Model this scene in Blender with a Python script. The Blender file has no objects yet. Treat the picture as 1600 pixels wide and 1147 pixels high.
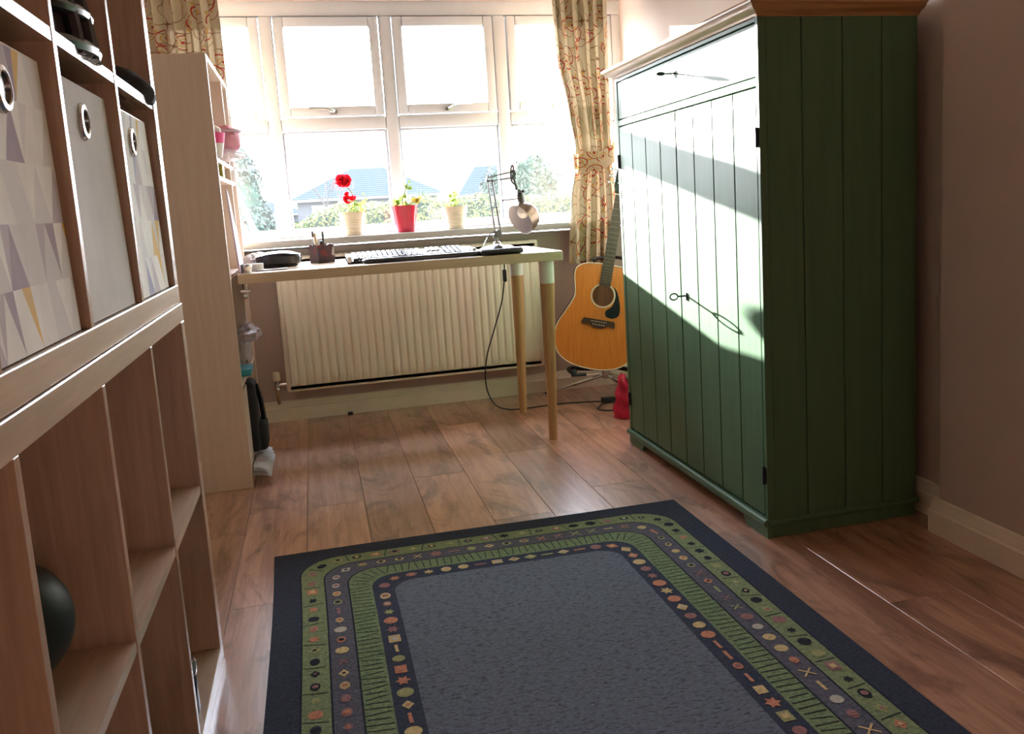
import bpy, bmesh, math, random
from mathutils import Matrix, Vector, noise
random.seed(4)
PI = math.pi
C = bpy.context.scene.collection
SC = bpy.context.scene

# ------------------------------------------------------------------ camera
FPX = 1374.5; PPX, PPY = 852.1, 521.7
yaw, pit, rol = .25017, .14771, -.05904
fw = Vector((math.sin(yaw)*math.cos(pit), math.cos(yaw)*math.cos(pit), -math.sin(pit)))
rt = Vector((math.cos(yaw), -math.sin(yaw), 0)); up = rt.cross(fw)
r2 = math.cos(rol)*rt + math.sin(rol)*up; u2 = -math.sin(rol)*rt + math.cos(rol)*up
cd = bpy.data.cameras.new('camera'); cam = bpy.data.objects.new('camera', cd); C.objects.link(cam)
m3 = Matrix((r2, u2, -fw)).transposed()
cam.matrix_world = Matrix.Translation((0, 0, .945)) @ m3.to_4x4()
cd.sensor_width = 36; cd.sensor_fit = 'HORIZONTAL'; cd.lens = FPX/1600*36
cd.shift_x = (800-PPX)/1600; cd.shift_y = (PPY-573.5)/1600
cd.clip_start = .02; cd.clip_end = 500
SC.camera = cam

# ------------------------------------------------------------------ light
SKY = 6.6; SUN = 19.0
W = bpy.data.worlds.new('world'); SC.world = W; W.use_nodes = True
nt = W.node_tree; bg = nt.nodes['Background']
tc = nt.nodes.new('ShaderNodeTexCoord'); sx = nt.nodes.new('ShaderNodeSeparateXYZ'); rp = nt.nodes.new('ShaderNodeValToRGB')
nt.links.new(tc.outputs['Generated'], sx.inputs[0]); nt.links.new(sx.outputs['Z'], rp.inputs[0]); nt.links.new(rp.outputs[0], bg.inputs[0])
rp.color_ramp.elements[0].position = 0; rp.color_ramp.elements[0].color = (.91, .95, 1, 1)
rp.color_ramp.elements[1].position = .9; rp.color_ramp.elements[1].color = (.62, .76, 1, 1)
bg.inputs[1].default_value = SKY
sd = bpy.data.lights.new('sun', 'SUN'); sd.energy = SUN; sd.angle = math.radians(.6); sd.color = (1, .97, .93)
sun = bpy.data.objects.new('sun', sd); C.objects.link(sun); sun.location = (0, 8, 4)
sun.rotation_euler = Vector((.152, -1, -.197)).to_track_quat('-Z', 'Y').to_euler()
vs = SC.view_settings; vs.view_transform = 'Standard'; vs.look = 'None'; vs.gamma = 1; vs.use_curve_mapping = False
vs.exposure = 2.5
cy = SC.cycles; cy.use_denoising = True; cy.max_bounces = 10; cy.diffuse_bounces = 6; cy.glossy_bounces = 5
cy.transparent_max_bounces = 12; cy.transmission_bounces = 6; cy.sample_clamp_indirect = 12; cy.caustics_reflective = False
pl = bpy.data.lights.new('window_portal', 'AREA'); pl.shape = 'RECTANGLE'; pl.size = 2.3; pl.size_y = 1.1
pl.cycles.is_portal = True
po = bpy.data.objects.new('window_portal', pl); C.objects.link(po); po.location = (.49, 4.56, 1.37); po.rotation_euler = (-PI/2, 0, 0)

# ------------------------------------------------------------------ materials
def _n(t, k, **kw):
    n = t.nodes.new(k)
    for a, v in kw.items(): setattr(n, a, v)
    return n
class MT:
    def __init__(s, name):
        s.m = bpy.data.materials.new(name); s.m.use_nodes = True; s.t = s.m.node_tree; s.p = s.t.nodes['Principled BSDF']
    def n(s, k, **kw): return _n(s.t, k, **kw)
    def l(s, a, b): s.t.links.new(a, b)
    def math(s, op, a, b=None, clamp=False):
        n = s.n('ShaderNodeMath', operation=op, use_clamp=clamp)
        for i, v in enumerate((a, b)):
            if v is None: continue
            if isinstance(v, (int, float)): n.inputs[i].default_value = v
            else: s.l(v, n.inputs[i])
        return n.outputs[0]
    def mix(s, f, a, b, blend='MIX'):
        n = s.n('ShaderNodeMix', data_type='RGBA', blend_type=blend)
        for i, v in ((0, f), (6, a), (7, b)):
            if isinstance(v, (int, float)): n.inputs[i].default_value = v
            elif isinstance(v, tuple): n.inputs[i].default_value = (*v, 1) if len(v) == 3 else v
            else: s.l(v, n.inputs[i])
        return n.outputs[2]
    def coord(s, scale=(1, 1, 1), kind='Object', rnd=True, rot=(0, 0, 0)):
        t = s.n('ShaderNodeTexCoord'); mp = s.n('ShaderNodeMapping'); mp.inputs['Scale'].default_value = scale
        mp.inputs['Rotation'].default_value = rot
        o = t.outputs[kind]
        if rnd:
            oi = s.n('ShaderNodeObjectInfo'); v = s.n('ShaderNodeVectorMath', operation='ADD')
            c = s.n('ShaderNodeMath', operation='MULTIPLY'); c.inputs[1].default_value = 37.0
            s.l(oi.outputs['Random'], c.inputs[0]); s.l(o, v.inputs[0]); s.l(c.outputs[0], v.inputs[1]); o = v.outputs[0]
        s.l(o, mp.inputs[0]); return mp.outputs[0]
    def noise(s, vec, scale, detail=3, rough=.5, dist=0):
        n = s.n('ShaderNodeTexNoise'); n.inputs['Scale'].default_value = scale; n.inputs['Detail'].default_value = detail
        n.inputs['Roughness'].default_value = rough; n.inputs['Distortion'].default_value = dist; s.l(vec, n.inputs['Vector']); return n.outputs[0]
    def ramp(s, f, stops, interp='LINEAR'):
        r = s.n('ShaderNodeValToRGB'); e = r.color_ramp.elements; r.color_ramp.interpolation = interp
        while len(e) < len(stops): e.new(.5)
        for i, (p, c) in enumerate(stops): e[i].position = p; e[i].color = (*c, 1) if isinstance(c, tuple) else (c, c, c, 1)
        s.l(f, r.inputs[0]); return r.outputs[0]
    def bump(s, h, st=.2, d=.002):
        b = s.n('ShaderNodeBump'); b.inputs['Strength'].default_value = st; b.inputs['Distance'].default_value = d
        s.l(h, b.inputs['Height']); s.l(b.outputs[0], s.p.inputs['Normal'])
    def base(s, c):
        if isinstance(c, tuple): s.p.inputs['Base Color'].default_value = (*c, 1)
        else: s.l(c, s.p.inputs['Base Color'])
    def set(s, **k):
        for a, v in k.items(): s.p.inputs[a.replace('_', ' ')].default_value = v

def plain(name, col, rough=.5, metal=0, var=.12, vs=12, bump=0, bs=60, spec=.5):
    m = MT(name); c = m.coord()
    f = m.noise(c, vs, 3)
    lo = tuple(x*(1-var) for x in col); hi = tuple(min(1, x*(1+var)) for x in col)
    m.base(m.ramp(f, [(.3, lo), (.7, hi)])); m.set(Roughness=rough, Metallic=metal, Specular_IOR_Level=spec)
    if bump: m.bump(m.noise(c, bs, 4), bump, .002)
    return m.m
def wood(name, c1, c2, axis='z', rough=.4, fine=1, knots=False, bump=.08, spec=.5, coat=0):
    m = MT(name)
    sc = {'x': (1.2, 22, 22), 'y': (22, 1.2, 22), 'z': (22, 22, 1.2)}[axis]
    co = m.coord(sc); f = m.noise(co, 1.6*fine, 5, .62, .6); g = m.noise(co, 9*fine, 3, .6)
    ff = m.math('ADD', m.math('MULTIPLY', f, .75), m.math('MULTIPLY', g, .25))
    col = m.ramp(ff, [(.33, c1), (.62, c2)])
    if knots:
        sk = {'x': (1.5, 4, 4), 'y': (4, 1.5, 4), 'z': (4, 4, 1.5)}[axis]
        k = m.noise(m.coord(sk), 1.5, 5, .7, 1.6)
        col = m.mix(m.ramp(k, [(.50, 0.0), (.66, .85)]), col, tuple(x*.42 for x in c1))
        oi = m.n('ShaderNodeObjectInfo'); hs = m.n('ShaderNodeHueSaturation'); m.l(col, hs.inputs['Color'])
        m.l(m.math('ADD', m.math('MULTIPLY', oi.outputs['Random'], .5), .78), hs.inputs['Value']); col = hs.outputs[0]
    m.base(col); m.set(Roughness=rough, Specular_IOR_Level=spec, Coat_Weight=coat, Coat_Roughness=.24); m.bump(ff, bump, .001)
    return m.m

M = {}
M['wall'] = plain('wall_plaster', (.58, .48, .43), .85, var=.04, vs=3, bump=.08, bs=90)
M['backwall'] = plain('back_wall_darkened', (.16, .13, .11), .85, var=.04)  # unseen wall made dark to cut light bounced back into the room
M['ceiling'] = plain('ceiling_paint', (.80, .74, .64), .9, var=.03)
M['skirt'] = plain('skirting_paint', (.90, .84, .70), .35, var=.04)
M['upvc'] = plain('white_window_plastic', (.52, .53, .56), .4, var=.02)
M['sill'] = plain('sill_paint', (.42, .42, .41), .4, var=.03)
M['floor'] = wood('oak_laminate', (.33, .155, .095), (.60, .33, .22), 'y', .34, 1, True, .05, .9, 1.0)
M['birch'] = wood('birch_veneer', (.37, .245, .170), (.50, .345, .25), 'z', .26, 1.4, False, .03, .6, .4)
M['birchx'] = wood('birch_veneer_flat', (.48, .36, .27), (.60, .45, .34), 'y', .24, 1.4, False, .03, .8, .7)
M['billy'] = wood('pale_birch_foil', (.66, .54, .45), (.74, .61, .51), 'z', .4, 2, False, .02)
M['desk'] = wood('desk_laminate', (.62, .47, .31), (.72, .56, .38), 'x', .3, 2, False, .01)
M['bamboo'] = wood('bamboo', (.42, .24, .10), (.58, .36, .17), 'z', .4, 2, False, .03)
M['white'] = plain('white_lacquer', (.80, .82, .76), .35, var=.02)
m = MT('green_paint'); co = m.coord((14, 14, 1)); f = m.noise(co, 3, 4, .6)
m.base(m.ramp(f, [(.3, (.088, .165, .094)), (.7, (.108, .192, .110))])); m.set(Roughness=.38, Specular_IOR_Level=.10); m.bump(f, .03, .001); M['green'] = m.m
M['dgreen'] = plain('dark_gap_green', (.03, .04, .03), .7)
M['pine'] = wood('stained_pine', (.36, .17, .065), (.60, .35, .16), 'y', .32, 1.3, False, .05)
M['pinex'] = wood('stained_pine_side', (.36, .17, .065), (.60, .35, .16), 'x', .32, 1.3, False, .05)
M['iron'] = plain('black_iron', (.03, .03, .035), .4, .6)
M['chrome'] = plain('chrome', (.72, .72, .72), .16, 1, .03)
M['steel'] = plain('brushed_steel', (.55, .54, .50), .28, 1, .06)
M['dsteel'] = plain('dark_steel', (.16, .16, .17), .35, .9, .06)
M['shade_metal'] = plain('bronzed_shade', (.30, .25, .20), .3, .9, .08)
M['keycap'] = plain('grey_keycap', (.34, .34, .35), .55, var=.03, spec=.25)
M['brass'] = plain('aged_brass', (.42, .30, .16), .35, .9)
M['rad'] = plain('radiator_enamel', (.93, .88, .75), .34, var=.02)
M['black'] = plain('black_plastic', (.016, .016, .02), .5)
M['gloss'] = plain('black_gloss', (.014, .014, .018), .24)
M['bfab'] = plain('black_fabric', (.022, .022, .028), .9, bump=.3, bs=300)
M['dgrey'] = plain('charcoal_shell', (.055, .052, .055), .3)
M['silver'] = plain('silver_plastic', (.62, .62, .64), .28, .5)
M['wplastic'] = plain('white_plastic', (.80, .80, .78), .35, var=.02)
M['paper'] = plain('paper', (.80, .78, .80), .8, var=.03)
M['lilac'] = plain('lilac_card', (.52, .42, .50), .7)
M['cream'] = plain('cream_ceramic', (.74, .66, .50), .35, var=.04)
M['redpot'] = plain('red_glazed_ceramic', (.52, .012, .045), .15, var=.05)
M['soil'] = plain('soil', (.06, .035, .02), .95, var=.4, vs=80)
M['stem'] = plain('green_stem', (.20, .26, .07), .6)
def leafm(name, a, b, tr=.45):
    m = MT(name); m.base(m.ramp(m.noise(m.coord(), 14, 3), [(.35, a), (.65, b)])); m.set(Roughness=.7, Specular_IOR_Level=.05)
    t = m.n('ShaderNodeBsdfTranslucent'); t.inputs[0].default_value = (*[min(1, x*1.5) for x in b], 1)
    x = m.n('ShaderNodeMixShader'); x.inputs[0].default_value = tr
    m.l(m.p.outputs[0], x.inputs[1]); m.l(t.outputs[0], x.inputs[2]); m.l(x.outputs[0], m.t.nodes['Material Output'].inputs[0]); return m.m
M['leaf'] = leafm('geranium_leaf', (.10, .17, .04), (.24, .32, .08), .15)
M['petal'] = leafm('red_petal', (.50, .006, .015), (.66, .015, .03), .12)
M['ochre'] = leafm('yellowing_leaf', (.28, .20, .04), (.45, .36, .08), .15)
M['hedge'] = leafm('hedge_leaf', (.014, .022, .010), (.085, .09, .028), .02)
M['conifer'] = leafm('conifer_leaf', (.016, .028, .022), (.034, .050, .040), .02)
M['shrub'] = leafm('shrub_leaf', (.020, .034, .022), (.045, .06, .034), .02)
M['acer'] = leafm('red_shrub_leaf', (.06, .026, .024), (.10, .045, .04), .02)
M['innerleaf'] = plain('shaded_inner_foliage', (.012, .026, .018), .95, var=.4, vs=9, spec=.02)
M['twig'] = plain('bare_twig', (.045, .04, .038), .8, spec=.03)
M['grass'] = plain('lawn_grass', (.030, .040, .018), .95, var=.3, vs=2, spec=.02)
M['tile'] = plain('slate_blue_roof', (.014, .020, .026), .9, var=.1, spec=.02)
M['render'] = plain('house_render', (.034, .036, .040), .9, spec=.02)
M['hglass'] = plain('house_window', (.15, .2, .28), .2)
M['lamp_post'] = plain('galvanised_post', (.055, .06, .065), .7, spec=.05)
M['pink'] = plain('pink_card', (.85, .10, .30), .6)
M['rose'] = plain('rose_cloth', (.62, .28, .33), .8)
M['teal'] = plain('teal_packet', (.03, .32, .42), .4)
M['yellow'] = plain('yellow_green_packet', (.45, .42, .06), .5)
M['fabbox'] = plain('grey_box_fabric', (.62, .59, .54), .9, var=.05, bump=.25, bs=400)
M['inlamp'] = plain('pale_reflector', (.52, .50, .56), .4, var=.03)
M['rubball'] = plain('dark_green_rubber', (.012, .022, .022), .5)
M['rosewood'] = wood('rosewood', (.045, .022, .016), (.09, .045, .03), 'z', .4)
M['spruce'] = wood('amber_spruce', (.66, .215, .036), (.80, .285, .055), 'z', .22, 3, False, .01)
M['maho'] = wood('dark_mahogany', (.10, .035, .015), (.18, .07, .03), 'z', .25)
M['bone'] = plain('bone', (.75, .68, .52), .4)
M['redbag'] = plain('red_foil_bag', (.55, .01, .05), .25, bump=.5, bs=40)
# bag film
m = MT('clear_bag_film'); m.base((.75, .66, .72)); m.set(Roughness=.25)
tr = m.n('ShaderNodeBsdfTransparent'); x = m.n('ShaderNodeMixShader'); x.inputs[0].default_value = .55
m.l(m.p.outputs[0], x.inputs[2]); m.l(tr.outputs[0], x.inputs[1]); m.l(x.outputs[0], m.t.nodes['Material Output'].inputs[0]); M['film'] = m.m
# glass with a faint scatter layer added to imitate haze outside
m = MT('haze_veiled_glass'); t = m.t; t.nodes.remove(m.p)
tr = m.n('ShaderNodeBsdfTransparent'); tl = m.n('ShaderNodeBsdfTranslucent'); gl = m.n('ShaderNodeBsdfGlossy'); gl.inputs['Roughness'].default_value = .02
tl.inputs[0].default_value = (1, .98, .95, 1)
a = m.n('ShaderNodeMixShader'); b = m.n('ShaderNodeMixShader')
m.l(m.ramp(m.noise(m.coord(rnd=False), 3, 4), [(.3, .0030), (.7, .0038)]), a.inputs[0])
m.l(tr.outputs[0], a.inputs[1]); m.l(tl.outputs[0], a.inputs[2]); b.inputs[0].default_value = .010
m.l(a.outputs[0], b.inputs[1]); m.l(gl.outputs[0], b.inputs[2]); m.l(b.outputs[0], t.nodes['Material Output'].inputs[0]); M['glass'] = m.m
# rug
def pile(name, c, speck=.35, dark=(.03, .03, .042), sc=(1, 1, 1), stripe=False):
    m = MT(name); co = m.coord(sc, rnd=False); f = m.noise(co, 120, 3, .7); g = m.noise(m.coord((14, 45, 1), rnd=False), 3.5, 4, .7)
    col = m.ramp(f, [(.25, tuple(x*.65 for x in c)), (.75, tuple(x*1.3 for x in c))])
    if speck: col = m.mix(m.ramp(g, [(.53, 0.0), (.62, speck)]), col, dark)
    m.base(col); m.set(Roughness=.95, Specular_IOR_Level=.15); m.bump(m.noise(co, 260, 2), .6, .004)
    return m.m
M['pfield'] = pile('rug_field_pile', (.150, .175, .220), .65)
M['pnavy'] = pile('rug_navy_pile', (.042, .050, .078), .3)
M['pgreen'] = pile('rug_green_pile', (.235, .290, .150), .35)
M['pgreen2'] = pile('rug_sage_pile', (.200, .270, .140), .35)
M['ppurp'] = pile('rug_purple_grey_pile', (.120, .120, .155), .4)
M['pdark'] = pile('rug_dark_band_pile', (.048, .056, .090), .2)
M['mcream'] = pile('rug_cream_motif', (.62, .47, .24), 0)
M['morange'] = pile('rug_orange_motif', (.56, .24, .15), 0)
M['mrose'] = pile('rug_rose_motif', (.34, .17, .17), 0)
M['mdark'] = pile('rug_black_motif', (.024, .028, .040), 0)
M['molive'] = pile('rug_olive_motif', (.36, .36, .17), 0)
M['mpale'] = pile('rug_pale_motif', (.52, .49, .42), 0)

# patterned box fabric
m = MT('triangle_print_fabric'); tcn = m.n('ShaderNodeTexCoord'); sp = m.n('ShaderNodeSeparateXYZ'); m.l(tcn.outputs['Object'], sp.inputs[0])
oi = m.n('ShaderNodeObjectInfo')
u = m.math('MULTIPLY', sp.outputs['Y'], 17.0); v = m.math('MULTIPLY', sp.outputs['Z'], 15.2)
fu = m.math('FRACT', u); fv = m.math('FRACT', v)
tri = m.math('LESS_THAN', m.math('MULTIPLY', m.math('ABSOLUTE', m.math('SUBTRACT', fu, .5)), 2), m.math('SUBTRACT', 1.0, fv))
half = m.math('GREATER_THAN', fu, .5)
idn = m.math('ADD', m.math('MULTIPLY', tri, .37), m.math('MULTIPLY', m.math('MULTIPLY', half, m.math('SUBTRACT', 1.0, tri)), .61))
cv = m.n('ShaderNodeCombineXYZ'); m.l(m.math('FLOOR', u), cv.inputs[0]); m.l(m.math('FLOOR', v), cv.inputs[1]); m.l(m.math('ADD', idn, m.math('MULTIPLY', oi.outputs['Random'], 9)), cv.inputs[2])
wn = m.n('ShaderNodeTexWhiteNoise'); m.l(cv.outputs[0], wn.inputs['Vector'])
col = m.ramp(wn.outputs['Value'], [(0, (.92, .90, .82)), (.30, (.78, .75, .71)), (.50, (.88, .85, .78)), (.66, (.56, .49, .51)), (.78, (.74, .71, .67)), (.87, (.38, .30, .36)), (.93, (.34, .33, .48)), (.965, (.80, .50, .08))], 'CONSTANT')
m.base(m.mix(m.ramp(m.noise(m.coord(), 18, 4), [(.3, .0), (.8, .4)]), col, (.60, .57, .50))); m.set(Roughness=.9); M['tri'] = m.m

# curtain print
m = MT('crewel_print_curtain'); tcn = m.n('ShaderNodeTexCoord'); uv = tcn.outputs['UV']
def warp(vec, sc, amt):
    n = m.n('ShaderNodeTexNoise'); n.inputs['Scale'].default_value = sc; n.inputs['Detail'].default_value = 1; m.l(vec, n.inputs['Vector'])
    s1 = m.n('ShaderNodeVectorMath', operation='SUBTRACT'); s1.inputs[1].default_value = (.5, .5, .5); m.l(n.outputs[1], s1.inputs[0])
    s2 = m.n('ShaderNodeVectorMath', operation='SCALE'); s2.inputs['Scale'].default_value = amt; m.l(s1.outputs[0], s2.inputs[0])
    s3 = m.n('ShaderNodeVectorMath', operation='ADD'); m.l(vec, s3.inputs[0]); m.l(s2.outputs[0], s3.inputs[1]); return s3.outputs[0]
wv = warp(uv, 6, .09)
def band(v, c, w):
    return m.math('LESS_THAN', m.math('ABSOLUTE', m.math('SUBTRACT', v, c)), w)
vo = m.n('ShaderNodeTexVoronoi', voronoi_dimensions='2D'); vo.inputs['Scale'].default_value = 10.5; m.l(wv, vo.inputs['Vector']); d1 = vo.outputs['Distance']
vo2 = m.n('ShaderNodeTexVoronoi', voronoi_dimensions='2D'); vo2.inputs['Scale'].default_value = 34; m.l(wv, vo2.inputs['Vector']); d2 = vo2.outputs['Distance']
ns = m.n('ShaderNodeTexNoise'); ns.inputs['Scale'].default_value = 13; ns.inputs['Detail'].default_value = 0; m.l(uv, ns.inputs['Vector'])
vine = band(ns.outputs[0], .5, .010)
ring = band(d1, .34, .028); ring2 = band(d1, .17, .02); leaf = m.math('MULTIPLY', m.math('LESS_THAN', d2, .26), band(d1, .45, .06))
dots = m.math('LESS_THAN', d1, .07)
sep = m.n('ShaderNodeSeparateColor'); m.l(vo.outputs['Color'], sep.inputs[0])
fl = m.math('GREATER_THAN', sep.outputs[0], .35)
red = m.math('MULTIPLY', fl, m.math('MAXIMUM', ring, dots)); och = m.math('MULTIPLY', fl, m.math('MAXIMUM', ring2, leaf))
base = (.62, .53, .38)
col = m.mix(vine, base, (.26, .13, .07)); col = m.mix(och, col, (.58, .34, .09)); col = m.mix(red, col, (.42, .06, .035))
m.base(col); m.set(Roughness=.9, Specular_IOR_Level=.1)
t = m.n('ShaderNodeBsdfTranslucent'); m.l(col, t.inputs[0]); x = m.n('ShaderNodeMixShader'); x.inputs[0].default_value = .010
m.l(m.p.outputs[0], x.inputs[1]); m.l(t.outputs[0], x.inputs[2]); m.l(x.outputs[0], m.t.nodes['Material Output'].inputs[0])
m.bump(m.noise(m.coord(rnd=False), 500, 2), .2, .001); M['curtain'] = m.m

# ------------------------------------------------------------------ geometry helpers
def add(bm, verts, faces, mi=0, mat=None, smooth=False):
    vs = [bm.verts.new(mat @ Vector(v) if mat else Vector(v)) for v in verts]
    for f in faces:
        try: fc = bm.faces.new([vs[i] for i in f])
        except ValueError: continue
        fc.material_index = mi; fc.smooth = smooth
    return vs
def box(bm, x0, x1, y0, y1, z0, z1, bev=0, mi=0, mat=None, seg=1):
    t = bmesh.new()
    add(t, [(x0,y0,z0),(x1,y0,z0),(x1,y1,z0),(x0,y1,z0),(x0,y0,z1),(x1,y0,z1),(x1,y1,z1),(x0,y1,z1)],
        [(0,3,2,1),(4,5,6,7),(0,1,5,4),(1,2,6,5),(2,3,7,6),(3,0,4,7)])
    if bev: bmesh.ops.bevel(t, geom=t.edges[:], offset=bev, segments=seg, affect='EDGES', profile=.5)
    join(bm, t, mi, mat); return bm
def join(bm, t, mi=0, mat=None, smooth=False):
    t.verts.index_update(); vs = [bm.verts.new(mat @ v.co if mat else v.co) for v in t.verts]
    for f in t.faces:
        try: nf = bm.faces.new([vs[v.index] for v in f.verts])
        except ValueError: continue
        nf.material_index = mi; nf.smooth = f.smooth or smooth
    t.free()
def lathe(bm, prof, n=24, mi=0, mat=None, cap=True):
    vs = []; fs = []
    for r, z in prof:
        for i in range(n): a = 2*PI*i/n; vs.append((r*math.cos(a), r*math.sin(a), z))
    for k in range(len(prof)-1):
        for i in range(n):
            j = (i+1) % n; fs.append((k*n+i, k*n+j, (k+1)*n+j, (k+1)*n+i))
    if cap:
        fs.append(tuple(reversed(range(n)))); fs.append(tuple((len(prof)-1)*n+i for i in range(n)))
    return add(bm, vs, fs, mi, mat, True)
def catmull(p, k=6):
    p = [Vector(q) for q in p]; o = []
    for i in range(len(p)-1):
        a, b, c, d = p[max(i-1, 0)], p[i], p[i+1], p[min(i+2, len(p)-1)]
        for j in range(k):
            t = j/k; o.append(.5*((2*b)+(c-a)*t+(2*a-5*b+4*c-d)*t*t+(3*b-a-3*c+d)*t**3))
    return o+[p[-1]]
def tube(bm, pts, r, n=8, mi=0, mat=None, flat=1.0):
    pts = [Vector(q) for q in pts]; rs = r if isinstance(r, (list, tuple)) else [r]*len(pts)
    vs = []; fs = []; prev = None
    for i, q in enumerate(pts):
        t = (pts[min(i+1, len(pts)-1)]-pts[max(i-1, 0)]).normalized()
        if prev is None: prev = t.orthogonal().normalized()
        a = (prev-t*prev.dot(t)).normalized(); b = t.cross(a); prev = a
        for k in range(n): an = 2*PI*k/n; vs.append(q+a*math.cos(an)*rs[i]+b*math.sin(an)*rs[i]*flat)
    for i in range(len(pts)-1):
        for k in range(n): j = (k+1) % n; fs.append((i*n+k, i*n+j, (i+1)*n+j, (i+1)*n+k))
    fs.append(tuple(reversed(range(n)))); fs.append(tuple((len(pts)-1)*n+k for k in range(n)))
    add(bm, vs, fs, mi, mat, True); return bm
def rod(bm, a, b, r, n=8, mi=0, r2=None): return tube(bm, [a, b], [r, r if r2 is None else r2], n, mi)
def prism(bm, out, z0, z1, mi=0, mat=None, bev=0):
    t = bmesh.new(); n = len(out)
    add(t, [(x, y, z0) for x, y in out]+[(x, y, z1) for x, y in out],
        [tuple(reversed(range(n))), tuple(range(n, 2*n))]+[(i, (i+1) % n, n+(i+1) % n, n+i) for i in range(n)])
    if bev: bmesh.ops.bevel(t, geom=[e for e in t.edges if abs(e.verts[0].co.z-e.verts[1].co.z) < 1e-7], offset=bev, segments=2, affect='EDGES')
    join(bm, t, mi, mat); return bm
def ell(bm, c, r, nu=16, nv=10, mi=0, mat=None, z0=-1, z1=1):
    prof = []; T = Matrix.Translation(c) @ Matrix.Diagonal((r[0], r[1], r[2], 1))
    a0, a1 = math.asin(z0), math.asin(z1)
    for k in range(nv+1):
        a = a0+(a1-a0)*k/nv; prof.append((max(math.cos(a), 1e-3), math.sin(a)))
    lathe(bm, prof, nu, mi, (mat @ T) if mat else T)
def sheet(bm, f, nu, nv, mi=0, uvs=None, thick=0):
    uvl = bm.loops.layers.uv.verify()
    vs = [[bm.verts.new(Vector(f(i/nu, j/nv))) for i in range(nu+1)] for j in range(nv+1)]
    for j in range(nv):
        for i in range(nu):
            fc = bm.faces.new((vs[j][i], vs[j][i+1], vs[j+1][i+1], vs[j+1][i])); fc.material_index = mi; fc.smooth = True
            if uvs:
                for lp, (a, b) in zip(fc.loops, ((i, j), (i+1, j), (i+1, j+1), (i, j+1))): lp[uvl].uv = (a/nu*uvs[0], b/nv*uvs[1])
ORG = {}
def obj(name, bm, mats, parent=None, label=None, cat=None, group=None, kind=None, ang=35, smooth=True, solid=0):
    if not isinstance(mats, (list, tuple)): mats = [mats]
    me = bpy.data.meshes.new(name)
    if solid: bmesh.ops.solidify(bm, geom=bm.faces[:], thickness=solid)
    bmesh.ops.recalc_face_normals(bm, faces=bm.faces[:])
    if parent is not None: org = ORG[parent.name]
    else:
        xs = [v.co for v in bm.verts]
        mn = Vector([min(v[i] for v in xs) for i in range(3)]); mx = Vector([max(v[i] for v in xs) for i in range(3)])
        org = Vector(((mn.x+mx.x)/2, (mn.y+mx.y)/2, mn.z))
    for v in bm.verts: v.co -= org
    bm.to_mesh(me); bm.free()
    for mm in mats: me.materials.append(M[mm] if isinstance(mm, str) else mm)
    if smooth:
        for p in me.polygons: p.use_smooth = True
        me.set_sharp_from_angle(angle=math.radians(ang))
    o = bpy.data.objects.new(name, me); C.objects.link(o)
    if parent is not None: o.parent = parent
    else: o.location = org
    ORG[o.name] = org.copy()
    tag(o, label, cat, group, kind); return o
def tag(o, label=None, cat=None, group=None, kind=None):
    for k, v in (('label', label), ('category', cat), ('group', group), ('kind', kind)):
        if v: o[k] = v
def thing(name, loc, label, cat, group=None, kind=None):
    o = bpy.data.objects.new(name, None); C.objects.link(o); o.location = loc; o.empty_display_size = .1
    ORG[o.name] = Vector(loc); tag(o, label, cat, group, kind); return o
B = bmesh.new
def bx(name, parent, mats, *a, **k):
    lab = k.pop('label', None); kind = k.pop('kind', None); bm = B(); box(bm, *a, **k); return obj(name, bm, mats, parent, lab, kind=kind)

# ================================================================== THE ROOM
XL, XR, XC, YW, YB, ZC = -.67, 1.64, 1.565, 4.25, -2.6, 2.45
YG = 4.50
def struct(name, mats, *a, **k):
    bm = B(); box(bm, *a, **k); return obj(name, bm, mats, None, kind='structure')
# floor with planks
fl = bpy.data.objects.new('floor', None); C.objects.link(fl); fl['kind'] = 'structure'; ORG['floor'] = Vector((0, 0, 0))
bx('underlay', fl, 'dgreen', XL-.1, XR+.1, YB-.1, YW+.1, -.05, -.012)
pw = .184; plank = None
for i in range(-4, 9):
    x0 = .084+pw*(i)
    if x0 > XR+.02 or x0+pw < XL-.02: continue
    L = 1.24; y = YB-((i*0.43) % 1.0)*L
    while y < YW:
        a, b = max(y, YB), min(y+L, YW)
        if b-a > .01:
            if abs(b-a-L) < 1e-6 and plank:
                o = plank.copy(); C.objects.link(o); o.location = (x0, a, 0)
            else:
                bm = B(); box(bm, .0005, pw-.0005, .0005, b-a-.0005, -.012, 0, .0008)
                me_o = obj('plank', bm, 'floor', fl); me_o.location = (x0, a, 0); o = me_o
                if abs(b-a-L) < 1e-6: plank = me_o
        y += L
struct('ceiling', 'ceiling', XL-.2, XR+.2, YB-.1, YW+.02, ZC, ZC+.05)
struct('wall_left', 'wall', XL-.15, XL, YB-.1, YG+.12, -.05, ZC+.05)
struct('wall_back', 'backwall', XL-.15, XR+.2, YB-.15, YB, -.05, ZC+.05)
struct('wall_right', 'wall', XR, XR+.2, 1.9, YG+.12, -.05, ZC+.05)
struct('chimney_breast', 'wall', XC, XR+.2, YB-.1, 1.945, -.05, ZC+.05)
# window wall below the sill, bay soffit and header
struct('wall_front', 'wall', XL-.1, XR+.1, YW, YG+.12, -.4, .80)
struct('wall_header', 'wall', XL-.1, XR+.1, YW, YG+.12, 1.955, ZC+.05)
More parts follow.
